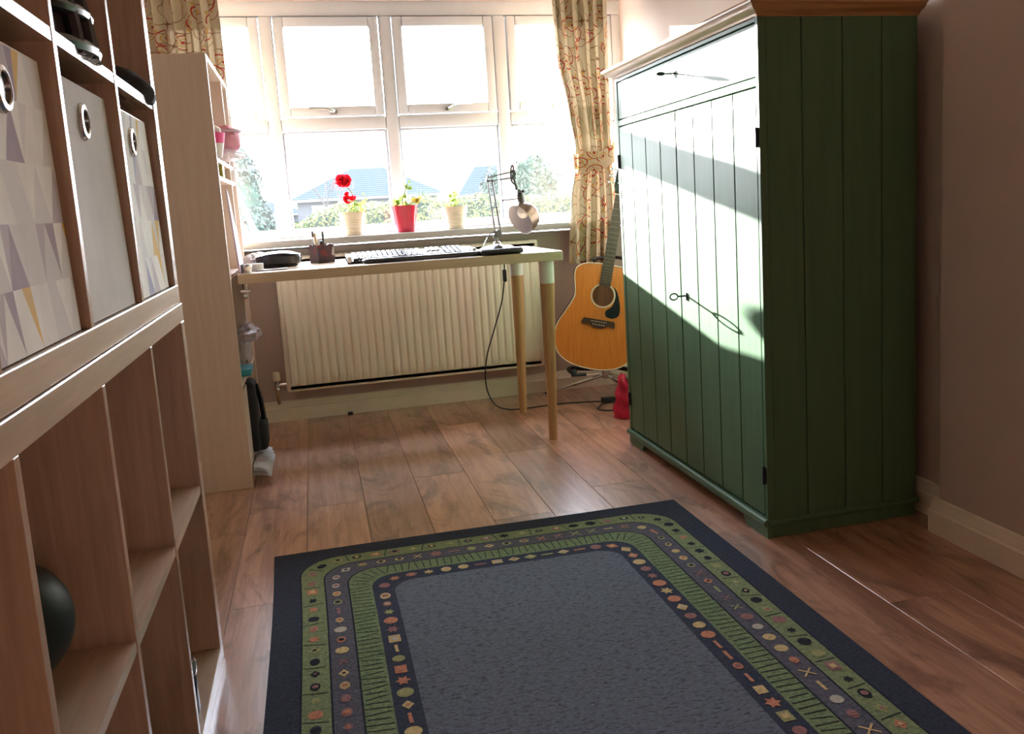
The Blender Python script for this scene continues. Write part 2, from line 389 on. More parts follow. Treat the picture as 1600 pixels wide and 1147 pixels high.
# skirting
def skirt(name, axis, a, b, pos, out):
    prof = [(0, 0), (.020, 0), (.020, .060), (.015, .066), (.015, .070), (.010, .078), (.008, .092), (0, .095)]
    bm = B(); n = len(prof); vs = []
    for q in (a, b):
        for d, z in prof:
            vs.append((q, pos+out*d, z) if axis == 'x' else (pos+out*d, q, z))
    add(bm, vs, [tuple(range(n)), tuple(range(n, 2*n))]+[(i, (i+1) % n, n+(i+1) % n, n+i) for i in range(n)])
    return obj(name, bm, 'skirt', None, kind='structure')
skirt('baseboard_front', 'x', XL, XR, YW, -1)
skirt('baseboard_right', 'y', YB, 1.965, XC, -1)
skirt('baseboard_alcove', 'y', 1.965, YW, XR, -1)
skirt('baseboard_return', 'x', XC+.0005, XR, 1.945, 1)
skirt('baseboard_left', 'y', YB, YW, XL, 1)
# sill board
bm = B(); box(bm, XL, XR, 4.10, YG+.03, .815, .847, .006, seg=2); obj('sill_board', bm, 'sill', None, kind='structure')

# ------------------------------------------------------------------ window
win = bpy.data.objects.new('window_1', None); C.objects.link(win); win['kind'] = 'structure'; win.location = (.49, YG, .847); ORG['window_1'] = Vector((.49, YG, .847))
y0, y1 = YG-.02, YG+.06
cols = [(-.615, -.154), (-.094, .402), (.463, .965), (1.029, 1.590)]
def fr(name, *a, bev=.004, par=win, mat='upvc'): 
    bm = B(); box(bm, *a, bev, seg=2); return obj(name, bm, mat, par)
fr('frame_bottom', XL, XR, y0, y1, .847, .878)
fr('frame_top', XL, XR, y0, y1, 1.885, 1.955)
fr('frame_side', XL, cols[0][0], y0, y1, .878, 1.885); fr('frame_side', cols[3][1], XR, y0, y1, .878, 1.885)
for a, b in zip(cols[:-1], cols[1:]): fr('mullion', a[1], b[0], y0-.006, y1, .878, 1.885, bev=.010)
def pane(par, x0, x1, z0, z1, y=YG+.012):
    bm = B(); box(bm, x0, x1, y, y+.004, z0, z1); return obj('pane', bm, 'glass', par)
for ci, (a, b) in enumerate(cols):
    fr('transom', a, b, y0-.004, y1, 1.350, 1.415, bev=.010)
    pane(win, a, b, .876, 1.352)
    bm = B(); w = .012
    box(bm, a, a+w, YG-.008, YG+.03, .878, 1.35, .004); box(bm, b-w, b, YG-.008, YG+.03, .878, 1.35, .004)
    box(bm, a+w, b-w, YG-.008, YG+.03, .878, .878+w, .004); box(bm, a+w, b-w, YG-.008, YG+.03, 1.35-w, 1.35, .004)
    obj('glazing_bead', bm, 'upvc', win)
    # opening sash above
    bm = B(); s = .046; sa, sb, z0, z1 = a+.004, b-.004, 1.418, 1.880; ys = YG-.034
    box(bm, sa, sa+s, ys, YG+.03, z0, z1, .007, seg=2); box(bm, sb-s, sb, ys, YG+.03, z0, z1, .007, seg=2)
    box(bm, sa+s, sb-s, ys+.001, YG+.03, z0, z0+s, .006, seg=2); box(bm, sa+s, sb-s, ys+.001, YG+.03, z1-s, z1, .006, seg=2)
    sash = obj('sash', bm, 'upvc', win)
    pane(sash, a+.048, b-.048, z0+s-.002, z1-s+.002)
    if ci:
        xc = (a+b)/2 if ci < 3 else a+.24
        bm = B(); sg = 1 if ci == 1 else -1
        box(bm, xc-.018, xc+.018, ys-.012, ys+.002, z0+.006, z0+.028, .003, seg=2)
        tube(bm, catmull([(xc, ys-.012, z0+.017), (xc, ys-.032, z0+.019), (xc-sg*.03, ys-.040, z0+.030), (xc-sg*.075, ys-.038, z0+.036), (xc-sg*.115, ys-.036, z0+.035)], 4), [.007]*9+[.006]*4+[.0065]*4, 8, flat=.6)
        obj('handle', bm, 'steel', sash)

# ================================================================== RADIATOR
rad = thing('radiator', (.43, 4.2, .15), 'long cream ribbed panel radiator on the wall under the window', 'radiator')
rx0, rx1, rz0, rz1, ry = -.175, 1.045, .150, .768, 4.150
def ribp(u, v):
    x = rx0+.012+(rx1-rx0-.024)*u; ph = (u*33) % 1
    prof = min(1, max(0, (.5-abs(ph-.5))*7-.5))
    ends = min(1, max(0, min(v, 1-v)*40-1.4))
    return (x, ry-.009*prof*ends, rz0+.012+(rz1-rz0-.024)*v)
bm = B(); sheet(bm, ribp, 33*10, 40); obj('ribbed_panel', bm, 'rad', rad, ang=60)
bm = B(); box(bm, rx0, rx1, ry, ry+.02, rz0, rz1, .006, seg=2); obj('panel_rim', bm, 'rad', rad)
for xx in (rx0-.004, rx1-.002): bx('side_cover', rad, 'rad', xx, xx+.006, ry+.004, ry+.082, rz0+.004, rz1, bev=.002)
bm = B()
for k in range(48): box(bm, rx0+.01+k*.025, rx0+.022+k*.025, ry+.012, ry+.078, rz1-.001, rz1+.003)
box(bm, rx0, rx1, ry+.008, ry+.012, rz1-.01, rz1+.003); box(bm, rx0, rx1, ry+.078, ry+.082, rz1-.01, rz1+.003)
g = obj('top_grille', bm, 'rad', rad)
for xx in (.05, .80): bx('wall_bracket', rad, 'rad', xx, xx+.03, ry+.02, YW, .3, .6)
bm = B(); lathe(bm, [(.014, 0), (.017, .004), (.017, .034), (.013, .042)], 14, 0, Matrix.Translation((-.222, 4.175, .205))); obj('valve_cap', bm, 'cream', rad, 'cream valve cap')
bm = B(); rod(bm, (-.222, 4.175, .165), (-.222, 4.175, .207), .012, 12); rod(bm, (-.222, 4.175, .185), (-.172, 4.175, .185), .009, 10); ell(bm, (-.222, 4.175, .168), (.014, .014, .012))
obj('valve_body', bm, 'chrome', rad)
bm = B(); tube(bm, catmull([(-.222, 4.175, .165), (-.222, 4.175, .12), (-.222, 4.19, .10), (-.222, 4.215, .094), (-.222, 4.24, .094)], 4), .0075, 10); obj('pipe', bm, 'brass', rad)
bm = B(); rod(bm, (rx1-.002, 4.175, .19), (rx1+.04, 4.175, .19), .009, 10); rod(bm, (rx1+.04, 4.175, .0), (rx1+.04, 4.175, .20), .008, 10); obj('tail_pipe', bm, 'chrome', rad)
bm = B(); box(bm, .083, .107, 4.205, 4.232, 0, .012, .002); obj('cable_clip', bm, 'black', None, 'tiny dark cable clip at the foot of the front skirting', 'clip')

# ================================================================== CUBE SHELVING (two stacked units)
def cube_unit(z0, dz, label, xf):
    xb = XL+.005; ya, yb = .462, 1.95; dvs = [.866, 1.2155, 1.565]
    t = thing('cube_shelving_unit', ((xf+xb)/2, (ya+yb)/2, z0), label, 'shelving unit', 'stacked cube shelving units')
    zt = z0+dz; a, b, c, d = z0+.037, z0+.389-.016, z0+.389, zt-.037
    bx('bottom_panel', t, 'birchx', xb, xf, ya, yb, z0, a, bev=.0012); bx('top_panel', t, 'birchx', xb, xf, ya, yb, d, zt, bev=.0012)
    bx('side_panel', t, 'birch', xb, xf, ya, ya+.038, a, d, bev=.001); bx('side_panel', t, 'birch', xb, xf, yb-.038, yb, a, d, bev=.001)
    for y in dvs: bx('divider', t, 'birch', xb, xf-.001, y-.008, y+.008, a, d, bev=.0008)
    e = [ya+.038]+[q for y in dvs for q in (y-.008, y+.008)]+[yb-.038]
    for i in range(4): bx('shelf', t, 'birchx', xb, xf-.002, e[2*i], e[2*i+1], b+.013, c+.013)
    return t
cube_unit(0, .784, 'lower birch cube shelving unit standing on the floor at left', -.275)
cube_unit(.785, .784, 'upper birch cube shelving unit stacked on the lower one, holding fabric boxes', -.278)

# storage boxes
def sbox(y0, y1, mat, label, zt=1.140):
    xf = -.287; z0 = .8235
    t = thing('storage_box', (-.45, (y0+y1)/2, z0), label, 'box', 'fabric storage boxes in the shelving')
    bm = B(); w = .006
    def fp(u, v): 
        y = y0+(y1-y0)*u; z = z0+(zt-z0)*v
        return (xf-.010*math.sin(PI*u)*math.sin(PI*v)*.6-.008*v, y, z)
    n = 12
    sheet(bm, fp, n, n, 0)
    sheet(bm, lambda u, v: (Vector(fp(u, v))-Vector((.006, 0, 0))), n, n, 0)
    fpn = obj('front_panel', bm, mat, t)
    bm = B(); box(bm, xf-.35, xf-.016, y0, y0+w, z0, zt-.004, .002); box(bm, xf-.35, xf-.016, y1-w, y1, z0, zt-.004, .002); box(bm, xf-.352, xf-.346, y0, y1, z0, zt-.004, .002); box(bm, xf-.35, xf-.016, y0, y1, z0, z0+w, .002)
    obj('body', bm, mat, t)
    bm = B(); tube(bm, [(xf-.010, y0, zt), (xf-.010, y1, zt)], .0022, 6); tube(bm, [(xf-.003, y0+.002, z0+.006), (xf-.009, y0+.002, zt)], .0015, 6); tube(bm, [(xf-.003, y1-.002, z0+.006), (xf-.009, y1-.002, zt)], .0015, 6)
    obj('piping', bm, 'fabbox' if mat == 'fabbox' else 'cream', t)
    yc = (y0+y1)/2+(.012 if y0 < 1 else 0); T = Matrix.Translation((xf-.010, yc, zt-.048)) @ Matrix.Rotation(PI/2, 4, 'Y')
    bm = B(); lathe(bm, [(.0165, -.002), (.0165, .005), (.018, .0065), (.023, .0055), (.026, .002), (.026, -.002)], 28, 0, T, False); obj('grommet', bm, 'chrome', t, 'chrome ring handle')
    bm = B(); lathe(bm, [(.0165, .0005), (.0165, .002)], 20, 0, T); obj('grommet_hole', bm, 'gloss', t)
    return t
sbox(.878, 1.190, 'tri', 'triangle-print fabric box nearest the camera, left of the grey box', 1.143)
sbox(1.232, 1.540, 'fabbox', 'plain grey fabric box between the two triangle-print boxes', 1.143)
sbox(1.582, 1.890, 'tri', 'triangle-print fabric box in the last cube, right of the grey box', 1.143)

# cycle helmet
hz = 1.1745
t = thing('cycle_helmet', (-.42, 1.39, hz), 'glossy black vented helmet on the shelf above the grey fabric box', 'helmet')
HC = Vector((-.415, 1.392, hz+.030))
def dome(k):
    return lambda u, v: (HC.x+.137*k*math.cos(u*2*PI)*math.cos(v*PI/2)**.8, HC.y+.150*k*math.sin(u*2*PI)*math.cos(v*PI/2)**.8, HC.z-.025+.235*k*math.sin(v*PI/2))
bm = B(); sheet(bm, dome(.95), 40, 14); obj('inner_shell', bm, 'dgrey', t)
for dy in (-.125, -.09, -.045, 0, .045, .09):
    q = math.sqrt(1-(dy/.150)**2)
    bm = B(); tube(bm, [(HC.x+.139*q*math.cos(a), HC.y+dy, HC.z-.025+.238*q*math.sin(a)) for a in [PI*j/24 for j in range(25)]], .011, 8, flat=.9); obj('rib', bm, 'gloss', t)
for v_, r_ in ((.03, .012), (.16, .010)):
    f = dome(1.015); bm = B(); tube(bm, [f(j/40, v_) for j in range(41)], r_, 8); obj('rim', bm, 'gloss', t)
# black hat
bm = B()
def hat(u, v):
    a = 2*PI*u; r = .070+.006*math.sin(a*5+v*4); 
    return (-.34+math.cos(a)*r*1.0*math.cos((v-.25)*1.7)**.6, 1.855+math.sin(a)*(r+.012)*math.cos((v-.25)*1.7)**.6, hz+.002+.062*v*(1+.12*math.sin(a*2)))
sheet(bm, hat, 28, 10); 
vs_ = sorted(bm.verts, key=lambda v: -v.co.z)[:1]
ell(bm, (-.34, 1.855, hz+.040), (.055, .066, .032), 18, 8)
obj('woolly_hat', bm, 'bfab', None, 'crumpled black hat on the shelf above the far triangle-print box', 'hat')
# ball
bm = B(); ell(bm, (-.392, 1.10, .4925), (.076, .076, .076), 32, 20)
obj('exercise_ball', bm, 'rubball', None, 'dark rubber ball in the upper cube of the lower shelving', 'ball')
# boot
t = thing('ankle_boot', (-.36, 1.43, .037), 'black ankle boot with a small silver buckle in a bottom cube', 'boot')
bm = B(); tube(bm, catmull([(-.42, 1.44, .055), (-.40, 1.44, .10), (-.405, 1.435, .16), (-.41, 1.43, .205)], 4), [.05]*5+[.046]*4+[.05]*4, 14, flat=.8); tube(bm, catmull([(-.44, 1.44, .075), (-.38, 1.445, .085), (-.33, 1.45, .070), (-.30, 1.455, .060)], 4), [.038]*5+[.042]*3+[.038]*3+[.028, .02], 12, flat=.95)
obj('upper', bm, 'bfab', t)
bm = B(); tube(bm, [(-.47, 1.44, .045), (-.29, 1.455, .045)], .036, 10, flat=.22); obj('sole', bm, 'black', t)
bm = B(); tube(bm, [(-.355+.012*math.cos(a), 1.410+.004*math.sin(a), .107+.014*math.sin(a)) for a in [2*PI*j/16 for j in range(17)]], .002, 6); obj('buckle', bm, 'chrome', t, 'silver buckle')
t = thing('steel_jar', (-.325, 1.655, .037), 'dark jar with a shiny silver rim in the last bottom cube', 'jar')
bm = B(); lathe(bm, [(.036, .037), (.040, .045), (.040, .115), (.037, .122)], 24, 0, Matrix.Translation((-.325, 1.655, 0))); obj('body', bm, 'gloss', t)
bm = B(); lathe(bm, [(.041, .120), (.042, .124), (.042, .140), (.038, .146)], 24, 0, Matrix.Translation((-.325, 1.655, 0))); obj('lid', bm, 'chrome', t, 'silver lid')

# ================================================================== BOOKCASE
bk = thing('bookcase', (-.43, 3.58, 0), 'tall pale birch bookcase standing end-on beside the desk', 'bookcase')
bxf, bxb = -.288, -.568; bya, byb = 3.212, 3.948
bx('side_panel', bk, 'billy', bxb, bxf, bya, bya+.018, .0, 1.503, bev=.001)
bx('side_panel', bk, 'billy', bxb, bxf, byb-.018, byb, .0, 1.503, bev=.001)
bx('divider', bk, 'billy', bxb+.012, bxf-.002, 3.735, 3.751, .075, 1.485, bev=.001)
bx('top_panel', bk, 'billy', bxb, bxf, bya+.018, byb-.018, 1.485, 1.503, bev=.001)
bx('plinth', bk, 'billy', bxf-.025, bxf-.008, bya+.018, byb-.018, 0, .06); bx('foot_strip', bk, 'billy', bxf-.008, bxf+.0, bya+.018, byb-.018, 0, .037)
bx('back_panel', bk, 'billy', bxb, bxb+.006, bya+.018, byb-.018, .06, 1.485)
for z in (.060, .352, .742, 1.088, 1.150):
    bx('shelf', bk, 'billy', bxb+.006, bxf-.004, bya+.018, 3.735, z, z+.016, bev=.001)
    if z != .742: bx('shelf', bk, 'billy', bxb+.006, bxf-.004, 3.751, byb-.018, z, z+.016, bev=.001)

def crumple(bm, c, r, seed, nu=22, nv=14, amp=.25, fr_=2.3):
    t = bmesh.new(); ell(t, (0, 0, 0), (1, 1, 1), nu, nv)
    for v in t.verts:
        n = noise.noise(v.co*fr_+Vector((seed, seed, 0)))+.5*noise.noise(v.co*fr_*2.3+Vector((seed, 0, 5)))
        v.co = Vector((v.co.x*r[0], v.co.y*r[1], v.co.z*r[2]))*(1+amp*n)
    join(bm, t, 0, Matrix.Translation(c))
    return bm
# things on the bookcase
bzs = 1.166
t = thing('paper_cup', (-.30, 3.32, bzs), 'pink and white striped paper cup on the upper shelf of the bookcase', 'cup')
bm = B(); lathe(bm, [(.022, bzs), (.032, bzs+.05)], 20, 0, Matrix.Translation((-.300, 3.32, 0))); obj('lower_cup', bm, 'paper', t)
bm = B(); lathe(bm, [(.032, bzs+.05), (.038, bzs+.085), (.034, bzs+.085)], 20, 0, Matrix.Translation((-.300, 3.32, 0))); obj('pink_band', bm, 'pink', t, 'bright pink upper band')
bm = B(); crumple(bm, (-.30, 3.32, bzs+.094), (.026, .026, .018), 3, 14, 8); obj('crumpled_filling', bm, 'fabbox', t)
bm = B(); crumple(bm, (-.285, 3.60, bzs+.085), (.055, .060, .055), 8, amp=.15); 
for v in bm.verts: v.co.z = max(v.co.z, bzs+.040)
bt = obj('cloth_pouch', bm, 'rose', None, 'rose pink cloth pouch sticking out of the bookcase shelf', 'pouch')
bm = B(); tube(bm, [(-.285+.056*math.cos(2*PI*j/20), 3.60+.061*math.sin(2*PI*j/20), bzs+.115) for j in range(21)], .005, 6); obj('lilac_drawstring', bm, 'lilac', bt, 'lilac drawstring')
bm = B(); crumple(bm, (-.300, 3.53, bzs+.022), (.085, .15, .022), 12, amp=.2)
for v in bm.verts: v.co.z = max(v.co.z, bzs+.0005)
obj('folded_plastic_bag', bm, 'film', None, 'crumpled greyish plastic bag under the rose pouch', 'plastic bag')
bm = B(); lathe(bm, [(.026, bzs), (.030, bzs+.01), (.030, bzs+.15), (.012, bzs+.17), (.012, bzs+.195)], 18, 0, Matrix.Translation((-.33, 3.79, 0))); obj('glass_bottle', bm, 'inlamp', None, 'grey bottle at the far end of the bookcase shelf', 'bottle')
bx_ = B(); box(bx_, -.36, -.29, 3.40, 3.47, 1.104, 1.147, .002); obj('seed_packet', bx_, 'yellow', None, 'yellow-green packet squeezed between two close shelves of the bookcase', 'packet')
bx_ = B(); box(bx_, -.38, -.275, 3.77, 3.84, 1.104, 1.148, .002); obj('white_carton', bx_, 'wplastic', None, 'small white carton between the close shelves, by the window', 'carton')
# leaning lilac folder
bm = B(); prism(bm, [(0, 0), (.22, 0), (.05, .27), (0, .30)], 0, .006, 0, Matrix.Translation((-.266, 3.31, .7585)) @ Matrix.Rotation(math.radians(-3), 4, 'Y') @ Matrix(((0, 0, 1, 0), (1, 0, 0, 0), (0, 1, 0, 0), (0, 0, 0, 1))))
obj('card_folder', bm, 'lilac', None, 'lilac grey card folder standing on the desk end, leaning against the bookcase', 'folder')
# below the desk
bm = B(); crumple(bm, (-.285, 3.66, .50), (.05, .08, .035), 21, amp=.35); crumple(bm, (-.31, 3.62, .43), (.035, .05, .055), 23, amp=.3)
for v in bm.verts: v.co.z = max(v.co.z, .3695)
obj('carrier_bag', bm, 'film', None, 'clear crumpled carrier bag bulging from the bookcase under the desk', 'plastic bag')
bm = B(); box(bm, -.36, -.27, 3.42, 3.56, .3685, .395, .006, seg=2); obj('wipes_packet', bm, 'teal', None, 'teal packet lying under the clear carrier bag', 'packet')
t = thing('magazine_file', (-.40, 3.31, .076), 'pale card magazine file in the bottom of the bookcase, end-on', 'magazine file')
bm = B(); box(bm, -.53, -.289, 3.236, 3.385, .0765, .080); box(bm, -.53, -.289, 3.236, 3.239, .0765, .345, .001); box(bm, -.53, -.289, 3.382, 3.385, .0765, .345, .001); box(bm, -.53, -.527, 3.236, 3.385, .0765, .345); obj('case', bm, 'billy', t)
bm = B(); box(bm, -.292, -.289, 3.239, 3.382, .0765, .345, .001); obj('front', bm, 'billy', t)
t = thing('laptop_bag', (-.30, 3.50, .076), 'black padded bag bulging from the bottom bay of the bookcase under the desk', 'bag')
bm = B(); box(bm, -.50, -.262, 3.40, 3.53, .0765, .346, .018, seg=3); obj('body', bm, 'bfab', t)
bm = B(); box(bm, -.46, -.236, 3.42, 3.55, .0775, .185, .016, seg=3); obj('pocket', bm, 'bfab', t)
bm = B(); tube(bm, catmull([(-.262, 3.46, .33), (-.250, 3.46, .27), (-.245, 3.46, .19)], 5), .006, 6, flat=2); obj('strap', bm, 'black', t)
for k in range(3):
    bm = B(); zz = .041+.010*k
    sheet(bm, lambda u, v: (-.285+.062*u-.004*k*u, 3.225+.33*v+.012*k*(1-u), zz-.012*u*u+.004*math.sin(v*5+k)), 8, 8)
    o = obj('paper_sheet', bm, 'paper', None, ['lowest white sheet poking out at the foot of the bookcase', 'middle sheet of the papers poking out at the foot of the bookcase', 'top printed sheet of the papers poking out at the foot of the bookcase'][k], 'paper', 'sheets at the foot of the bookcase', solid=.0012)
    if k == 2:
        for (u, v, s_) in ((.35, .30, 1), (.5, .50, .8), (.25, .62, .7)):
            bm = B()
            q_ = [(u, v), (u+.42*s_, v+.03), (u+.16, v+.13*s_), (u-.15, v+.05)]
            add(bm, [(-.285+.062*a-.008*a, 3.225+.33*b+.024*(1-a), zz-.012*a*a+.004*math.sin(b*5+2)+.0024) for a, b in q_], [(0, 1, 2, 3)])
            obj('printed_drawing', bm, 'lilac', o, 'grey-violet printed drawing')

# ================================================================== DESK
DT = .757
dk = thing('desk', (.33, 3.6, 0), 'long narrow pale desk standing under the window on round wooden legs', 'desk')
bx('desktop', dk, 'desk', -.272, .932, 3.30, 3.90, DT-.036, DT, bev=.0015)
for (xt, yt, xb_, yb_) in ((.876, 3.350, .863, 3.347), (.868, 3.846, .857, 3.846)):
    lg = None
    bm = B(); tube(bm, [(xb_, yb_, 0), (xb_+(xt-xb_)*.5, yt, .30), (xt, yt, .632)], [.0165, .022, .0285], 20); lg = obj('leg', bm, 'bamboo', dk)
    bm = B(); tube(bm, [(xt, yt, .632), (xt, yt, DT-.036)], [.0290, .0300], 20); obj('leg_cap', bm, 'white', lg, 'white painted top of the leg')
bm = B(); rod(bm, (-.255, 3.33, .722), (-.255, 3.33, .68), .008, 8); box(bm, -.27, -.235, 3.32, 3.35, .69, .70, .002); ell(bm, (-.255, 3.33, .675), (.011, .011, .012)); obj('clamp_screw', bm, 'chrome', dk)

# keyboard
t = thing('keyboard', (.37, 3.50, DT), 'grey and silver computer keyboard lying on the desk', 'keyboard')
kx0, kx1, ky0, ky1 = .118, .618, 3.425, 3.60
bm = B()
prism(bm, [(ky0, .004), (ky0+.004, .012), (ky1-.006, .034), (ky1, .028), (ky1, .002), (ky0, .002)], kx0, kx1, 0, Matrix.Translation((0, 0, DT-.002)) @ Matrix(((0, 0, 1, 0), (1, 0, 0, 0), (0, 1, 0, 0), (0, 0, 0, 1))), 0)
obj('case', bm, 'black', t)
for xx in (kx0, kx1-.018): bx('end_cap', t, 'silver', xx, xx+.018, ky0+.002, ky1+.004, DT, DT+.030, bev=.006, seg=2)
key = None
def zk(y): return DT+.011+(y-ky0)/(ky1-ky0)*.021
rows = [[(0, 1.2), (1.2, 1.2), (2.4, 1.2), (3.6, 5.6), (9.2, 1.2), (10.4, 1.2), (11.6, 1.2), (12.8, 1.4)], None, None, None, None, None]
for r in range(6):
    yy = ky0+.012+r*.0255+(.006 if r == 5 else 0)
    cells = rows[r] if rows[r] else [(c+.0, 1) for c in range(14)]
    for blk in (0, 1, 2):
        cs = cells if blk == 0 else ([(c, 1) for c in range(3)] if blk == 1 else [(c, 1) for c in range(4)])
        x_ = kx0+.024+(0, 14.45*.0195+.008, 17.6*.0195+.014)[blk]
        if blk == 1 and r == 2: continue
        for c, w_ in cs:
            ks = .0192 if blk == 0 else .0195*.98
            bm = B(); a_ = x_+c*ks; 
            if key is None or w_ != 1:
                k_ = bmesh.new(); wq = w_*ks-.0025
                add(bm, [(0, 0, 0), (wq, 0, 0), (wq, .0185, 0), (0, .0185, 0), (.0018, .002, .0075), (wq-.0018, .002, .0075), (wq-.0018, .016, .0075), (.0018, .016, .0075)],
                    [(0,3,2,1),(4,5,6,7),(0,1,5,4),(1,2,6,5),(2,3,7,6),(3,0,4,7)], mat=Matrix.Translation(ORG[t.name])); k_.free()
                o = obj('key', bm, 'keycap' if r else 'dgrey', t, smooth=False)
                if w_ == 1: key = o
            else:
                bm.free(); o = key.copy(); C.objects.link(o)
            o.location = (a_-ORG[t.name].x, yy-ORG[t.name].y, zk(yy)-DT); o.rotation_euler = (.12, 0, 0)
# keyboard wrist rest
bm = B(); tube(bm, catmull([(.185, 3.40, DT+.009), (.20, 3.378, DT+.009), (.26, 3.366, DT+.0095), (.42, 3.362, DT+.0095), (.56, 3.366, DT+.0095), (.625, 3.378, DT+.009), (.640, 3.40, DT+.009)], 5), [.012]+[.017]*29+[.012], 12, flat=1)
for v in bm.verts: v.co.z = DT+max(.0008, (v.co.z-DT-.009)*.62+.009)
obj('wrist_rest', bm, 'gloss', None, 'long black gel wrist rest in front of the keyboard', 'wrist rest')
# mouse mat with gel rest
t = thing('mouse_mat', (.70, 3.38, DT), 'black mouse mat with a thick gel wrist rest at the desk right end', 'mouse mat')
bm = B(); prism(bm, [(.70+.095*math.cos(a)*(1 if abs(math.cos(a)) < .8 else .98), 3.42+.10*math.sin(a)) for a in [2*PI*j/28 for j in range(28)]], DT, DT+.003); obj('mat', bm, 'bfab', t)
bm = B(); tube(bm, catmull([(.622, 3.345, DT+.012), (.65, 3.332, DT+.013), (.70, 3.328, DT+.013), (.75, 3.332, DT+.013), (.778, 3.345, DT+.012)], 5), [.010]+[.017]*19+[.010], 12)
for v in bm.verts: v.co.z = DT+max(.001, (v.co.z-DT-.012)*.7+.012)
obj('gel_pad', bm, 'black', t)
t = thing('computer_mouse', (.705, 3.45, DT+.003), 'small dark computer mouse lying on the mouse mat', 'mouse')
bm = B(); ell(bm, (.705, 3.45, DT+.0035), (.030, .052, .034), 20, 10, z0=0); obj('shell', bm, 'dgrey', t)
bm = B(); rod(bm, (.701, 3.425, DT+.032), (.709, 3.425, DT+.032), .006, 10); obj('wheel', bm, 'silver', t)
bm = B(); tube(bm, catmull([(.705, 3.50, DT+.008), (.67, 3.54, DT+.008), (.645, 3.60, DT+.004), (.61, 3.66, DT+.003), (.50, 3.72, DT+.003)], 6), .0022, 6); obj('cable', bm, 'black', t)
bm = B(); box(bm, .640, .672, 3.43, 3.47, DT+.003, DT+.022, .004, seg=2); obj('white_dongle', bm, 'wplastic', None, 'small white gadget left of the mouse on the mat', 'gadget')
bm = B(); box(bm, .745, .785, 3.44, 3.475, DT+.0032, DT+.020, .004, seg=2); obj('brass_tin', bm, 'steel', None, 'small shiny tin right of the mouse on the mat', 'tin')
# grey rounded gadget at left (speaker)
t = thing('portable_speaker', (-.135, 3.56, DT), 'dark grey rounded speaker with silver top edge at the left of the desk', 'speaker')
def spk(sc, zoff, h):
    out = []
    for j in range(40):
        a = 2*PI*j/40; ca, sa = math.cos(a), math.sin(a)
        out.append((-.135+.086*sc*math.copysign(abs(ca)**.75, ca), 3.56+.055*sc*math.copysign(abs(sa)**.8, sa)))
    return out
bm = B()
for (s0, za, s1, zb) in ((.80, .002, .96, .014), (.96, .014, 1.0, .036), (1.0, .036, .97, .045)):
    o0, o1 = spk(s0, 0, 0), spk(s1, 0, 0); n = 40
    zc_ = lambda x, z: DT+z+.012*math.cos((x+.135)/.086*1.4)*(z/.045)
    add(bm, [(x, y, zc_(x, za)) for x, y in o0]+[(x, y, zc_(x, zb)) for x, y in o1], [(i, (i+1) % n, n+(i+1) % n, n+i) for i in range(n)], 0, None, True)
o0 = spk(.80, 0, 0); add(bm, [(x, y, DT+.002) for x, y in o0], [tuple(range(40))])
obj('body', bm, 'gloss', t)
bm = B(); o1 = spk(.97, 0, 0); o2 = spk(.60, 0, 0)
add(bm, [(x, y, DT+.045+.012*math.cos((x+.135)/.086*1.4)) for x, y in o1]+[(x, y, DT+.051+.012*math.cos((x+.135)/.086*1.4)) for x, y in o2]+[(-.135, 3.56, DT+.064)], [(i, (i+1) % 40, 40+(i+1) % 40, 40+i) for i in range(40)]+[(40+i, 40+(i+1) % 40, 80) for i in range(40)], 0, None, True)
obj('top_cover', bm, 'silver', t)
bm = B(); box(bm, -.215, -.10, 3.395, 3.407, DT, DT+.006, .002, seg=2, mat=None); obj('metal_ruler', bm, 'silver', None, 'thin silver strip lying in front of the grey speaker', 'ruler')
# tape roll
T = Matrix.Translation((-.215, 3.45, DT+.001))
bm = B(); lathe(bm, [(.020, 0), (.028, 0), (.028, .026), (.020, .026), (.020, 0)], 28, 0, T, False); obj('tape_roll', bm, 'wplastic', None, 'roll of white tape by the bookcase on the desk', 'tape')
for k, (x, y, r, s) in enumerate(((-.24, 3.62, .035, 4), (-.22, 3.72, .045, 9))):
    bm = B(); crumple(bm, (x, y, DT+.028+.002*k), (r, .05, .026), s, 16, 10, .45)
    for v in bm.verts: v.co.z = max(v.co.z, DT+.0006); v.co.x = max(v.co.x, -.285)
    obj('crumpled_paper', bm, 'paper', None, ['crumpled white paper just behind the tape roll', 'larger crumpled white paper at the back corner of the desk by the bookcase'][k], 'paper')
bm = B(); lathe(bm, [(.018, 0), (.022, .012), (.024, .030), (.021, .030), (.019, .014)], 16, 0, Matrix.Translation((-.245, 3.372, DT+.001)), True); obj('glass_dish', bm, 'chrome', None, 'tiny shiny dish at the left corner of the desk', 'dish')
# pen pot
t = thing('pen_pot', (.030, 3.70, DT), 'dark patterned square pen pot full of pens on the desk', 'pen pot')
bm = B(); s = .036
for i, (dx, dy) in enumerate(((1, 0), (0, 1), (-1, 0), (0, -1))):
    a = math.radians(28)+i*PI/2; T = Matrix.Translation((.030, 3.70, DT)) @ Matrix.Rotation(a, 4, 'Z')
    out = [(-s, .001), (s, .001), (s*1.02, .072), (s*.5, .076), (0, .070), (-s*.5, .076), (-s*1.02, .072)]
    prism(bm, out, s-.003, s, i % 2, T @ Matrix(((1, 0, 0, 0), (0, 0, -1, 0), (0, 1, 0, 0), (0, 0, 0, 1))))
box(bm, -s, s, -s, s, 0, .004, mat=Matrix.Translation((.030, 3.70, DT)) @ Matrix.Rotation(math.radians(28), 4, 'Z'))
m = MT('painted_pot_pattern'); v_ = m.n('ShaderNodeTexVoronoi'); v_.inputs['Scale'].default_value = 34; m.l(m.coord(rnd=False), v_.inputs['Vector'])
sc_ = m.n('ShaderNodeSeparateColor'); m.l(v_.outputs['Color'], sc_.inputs[0])
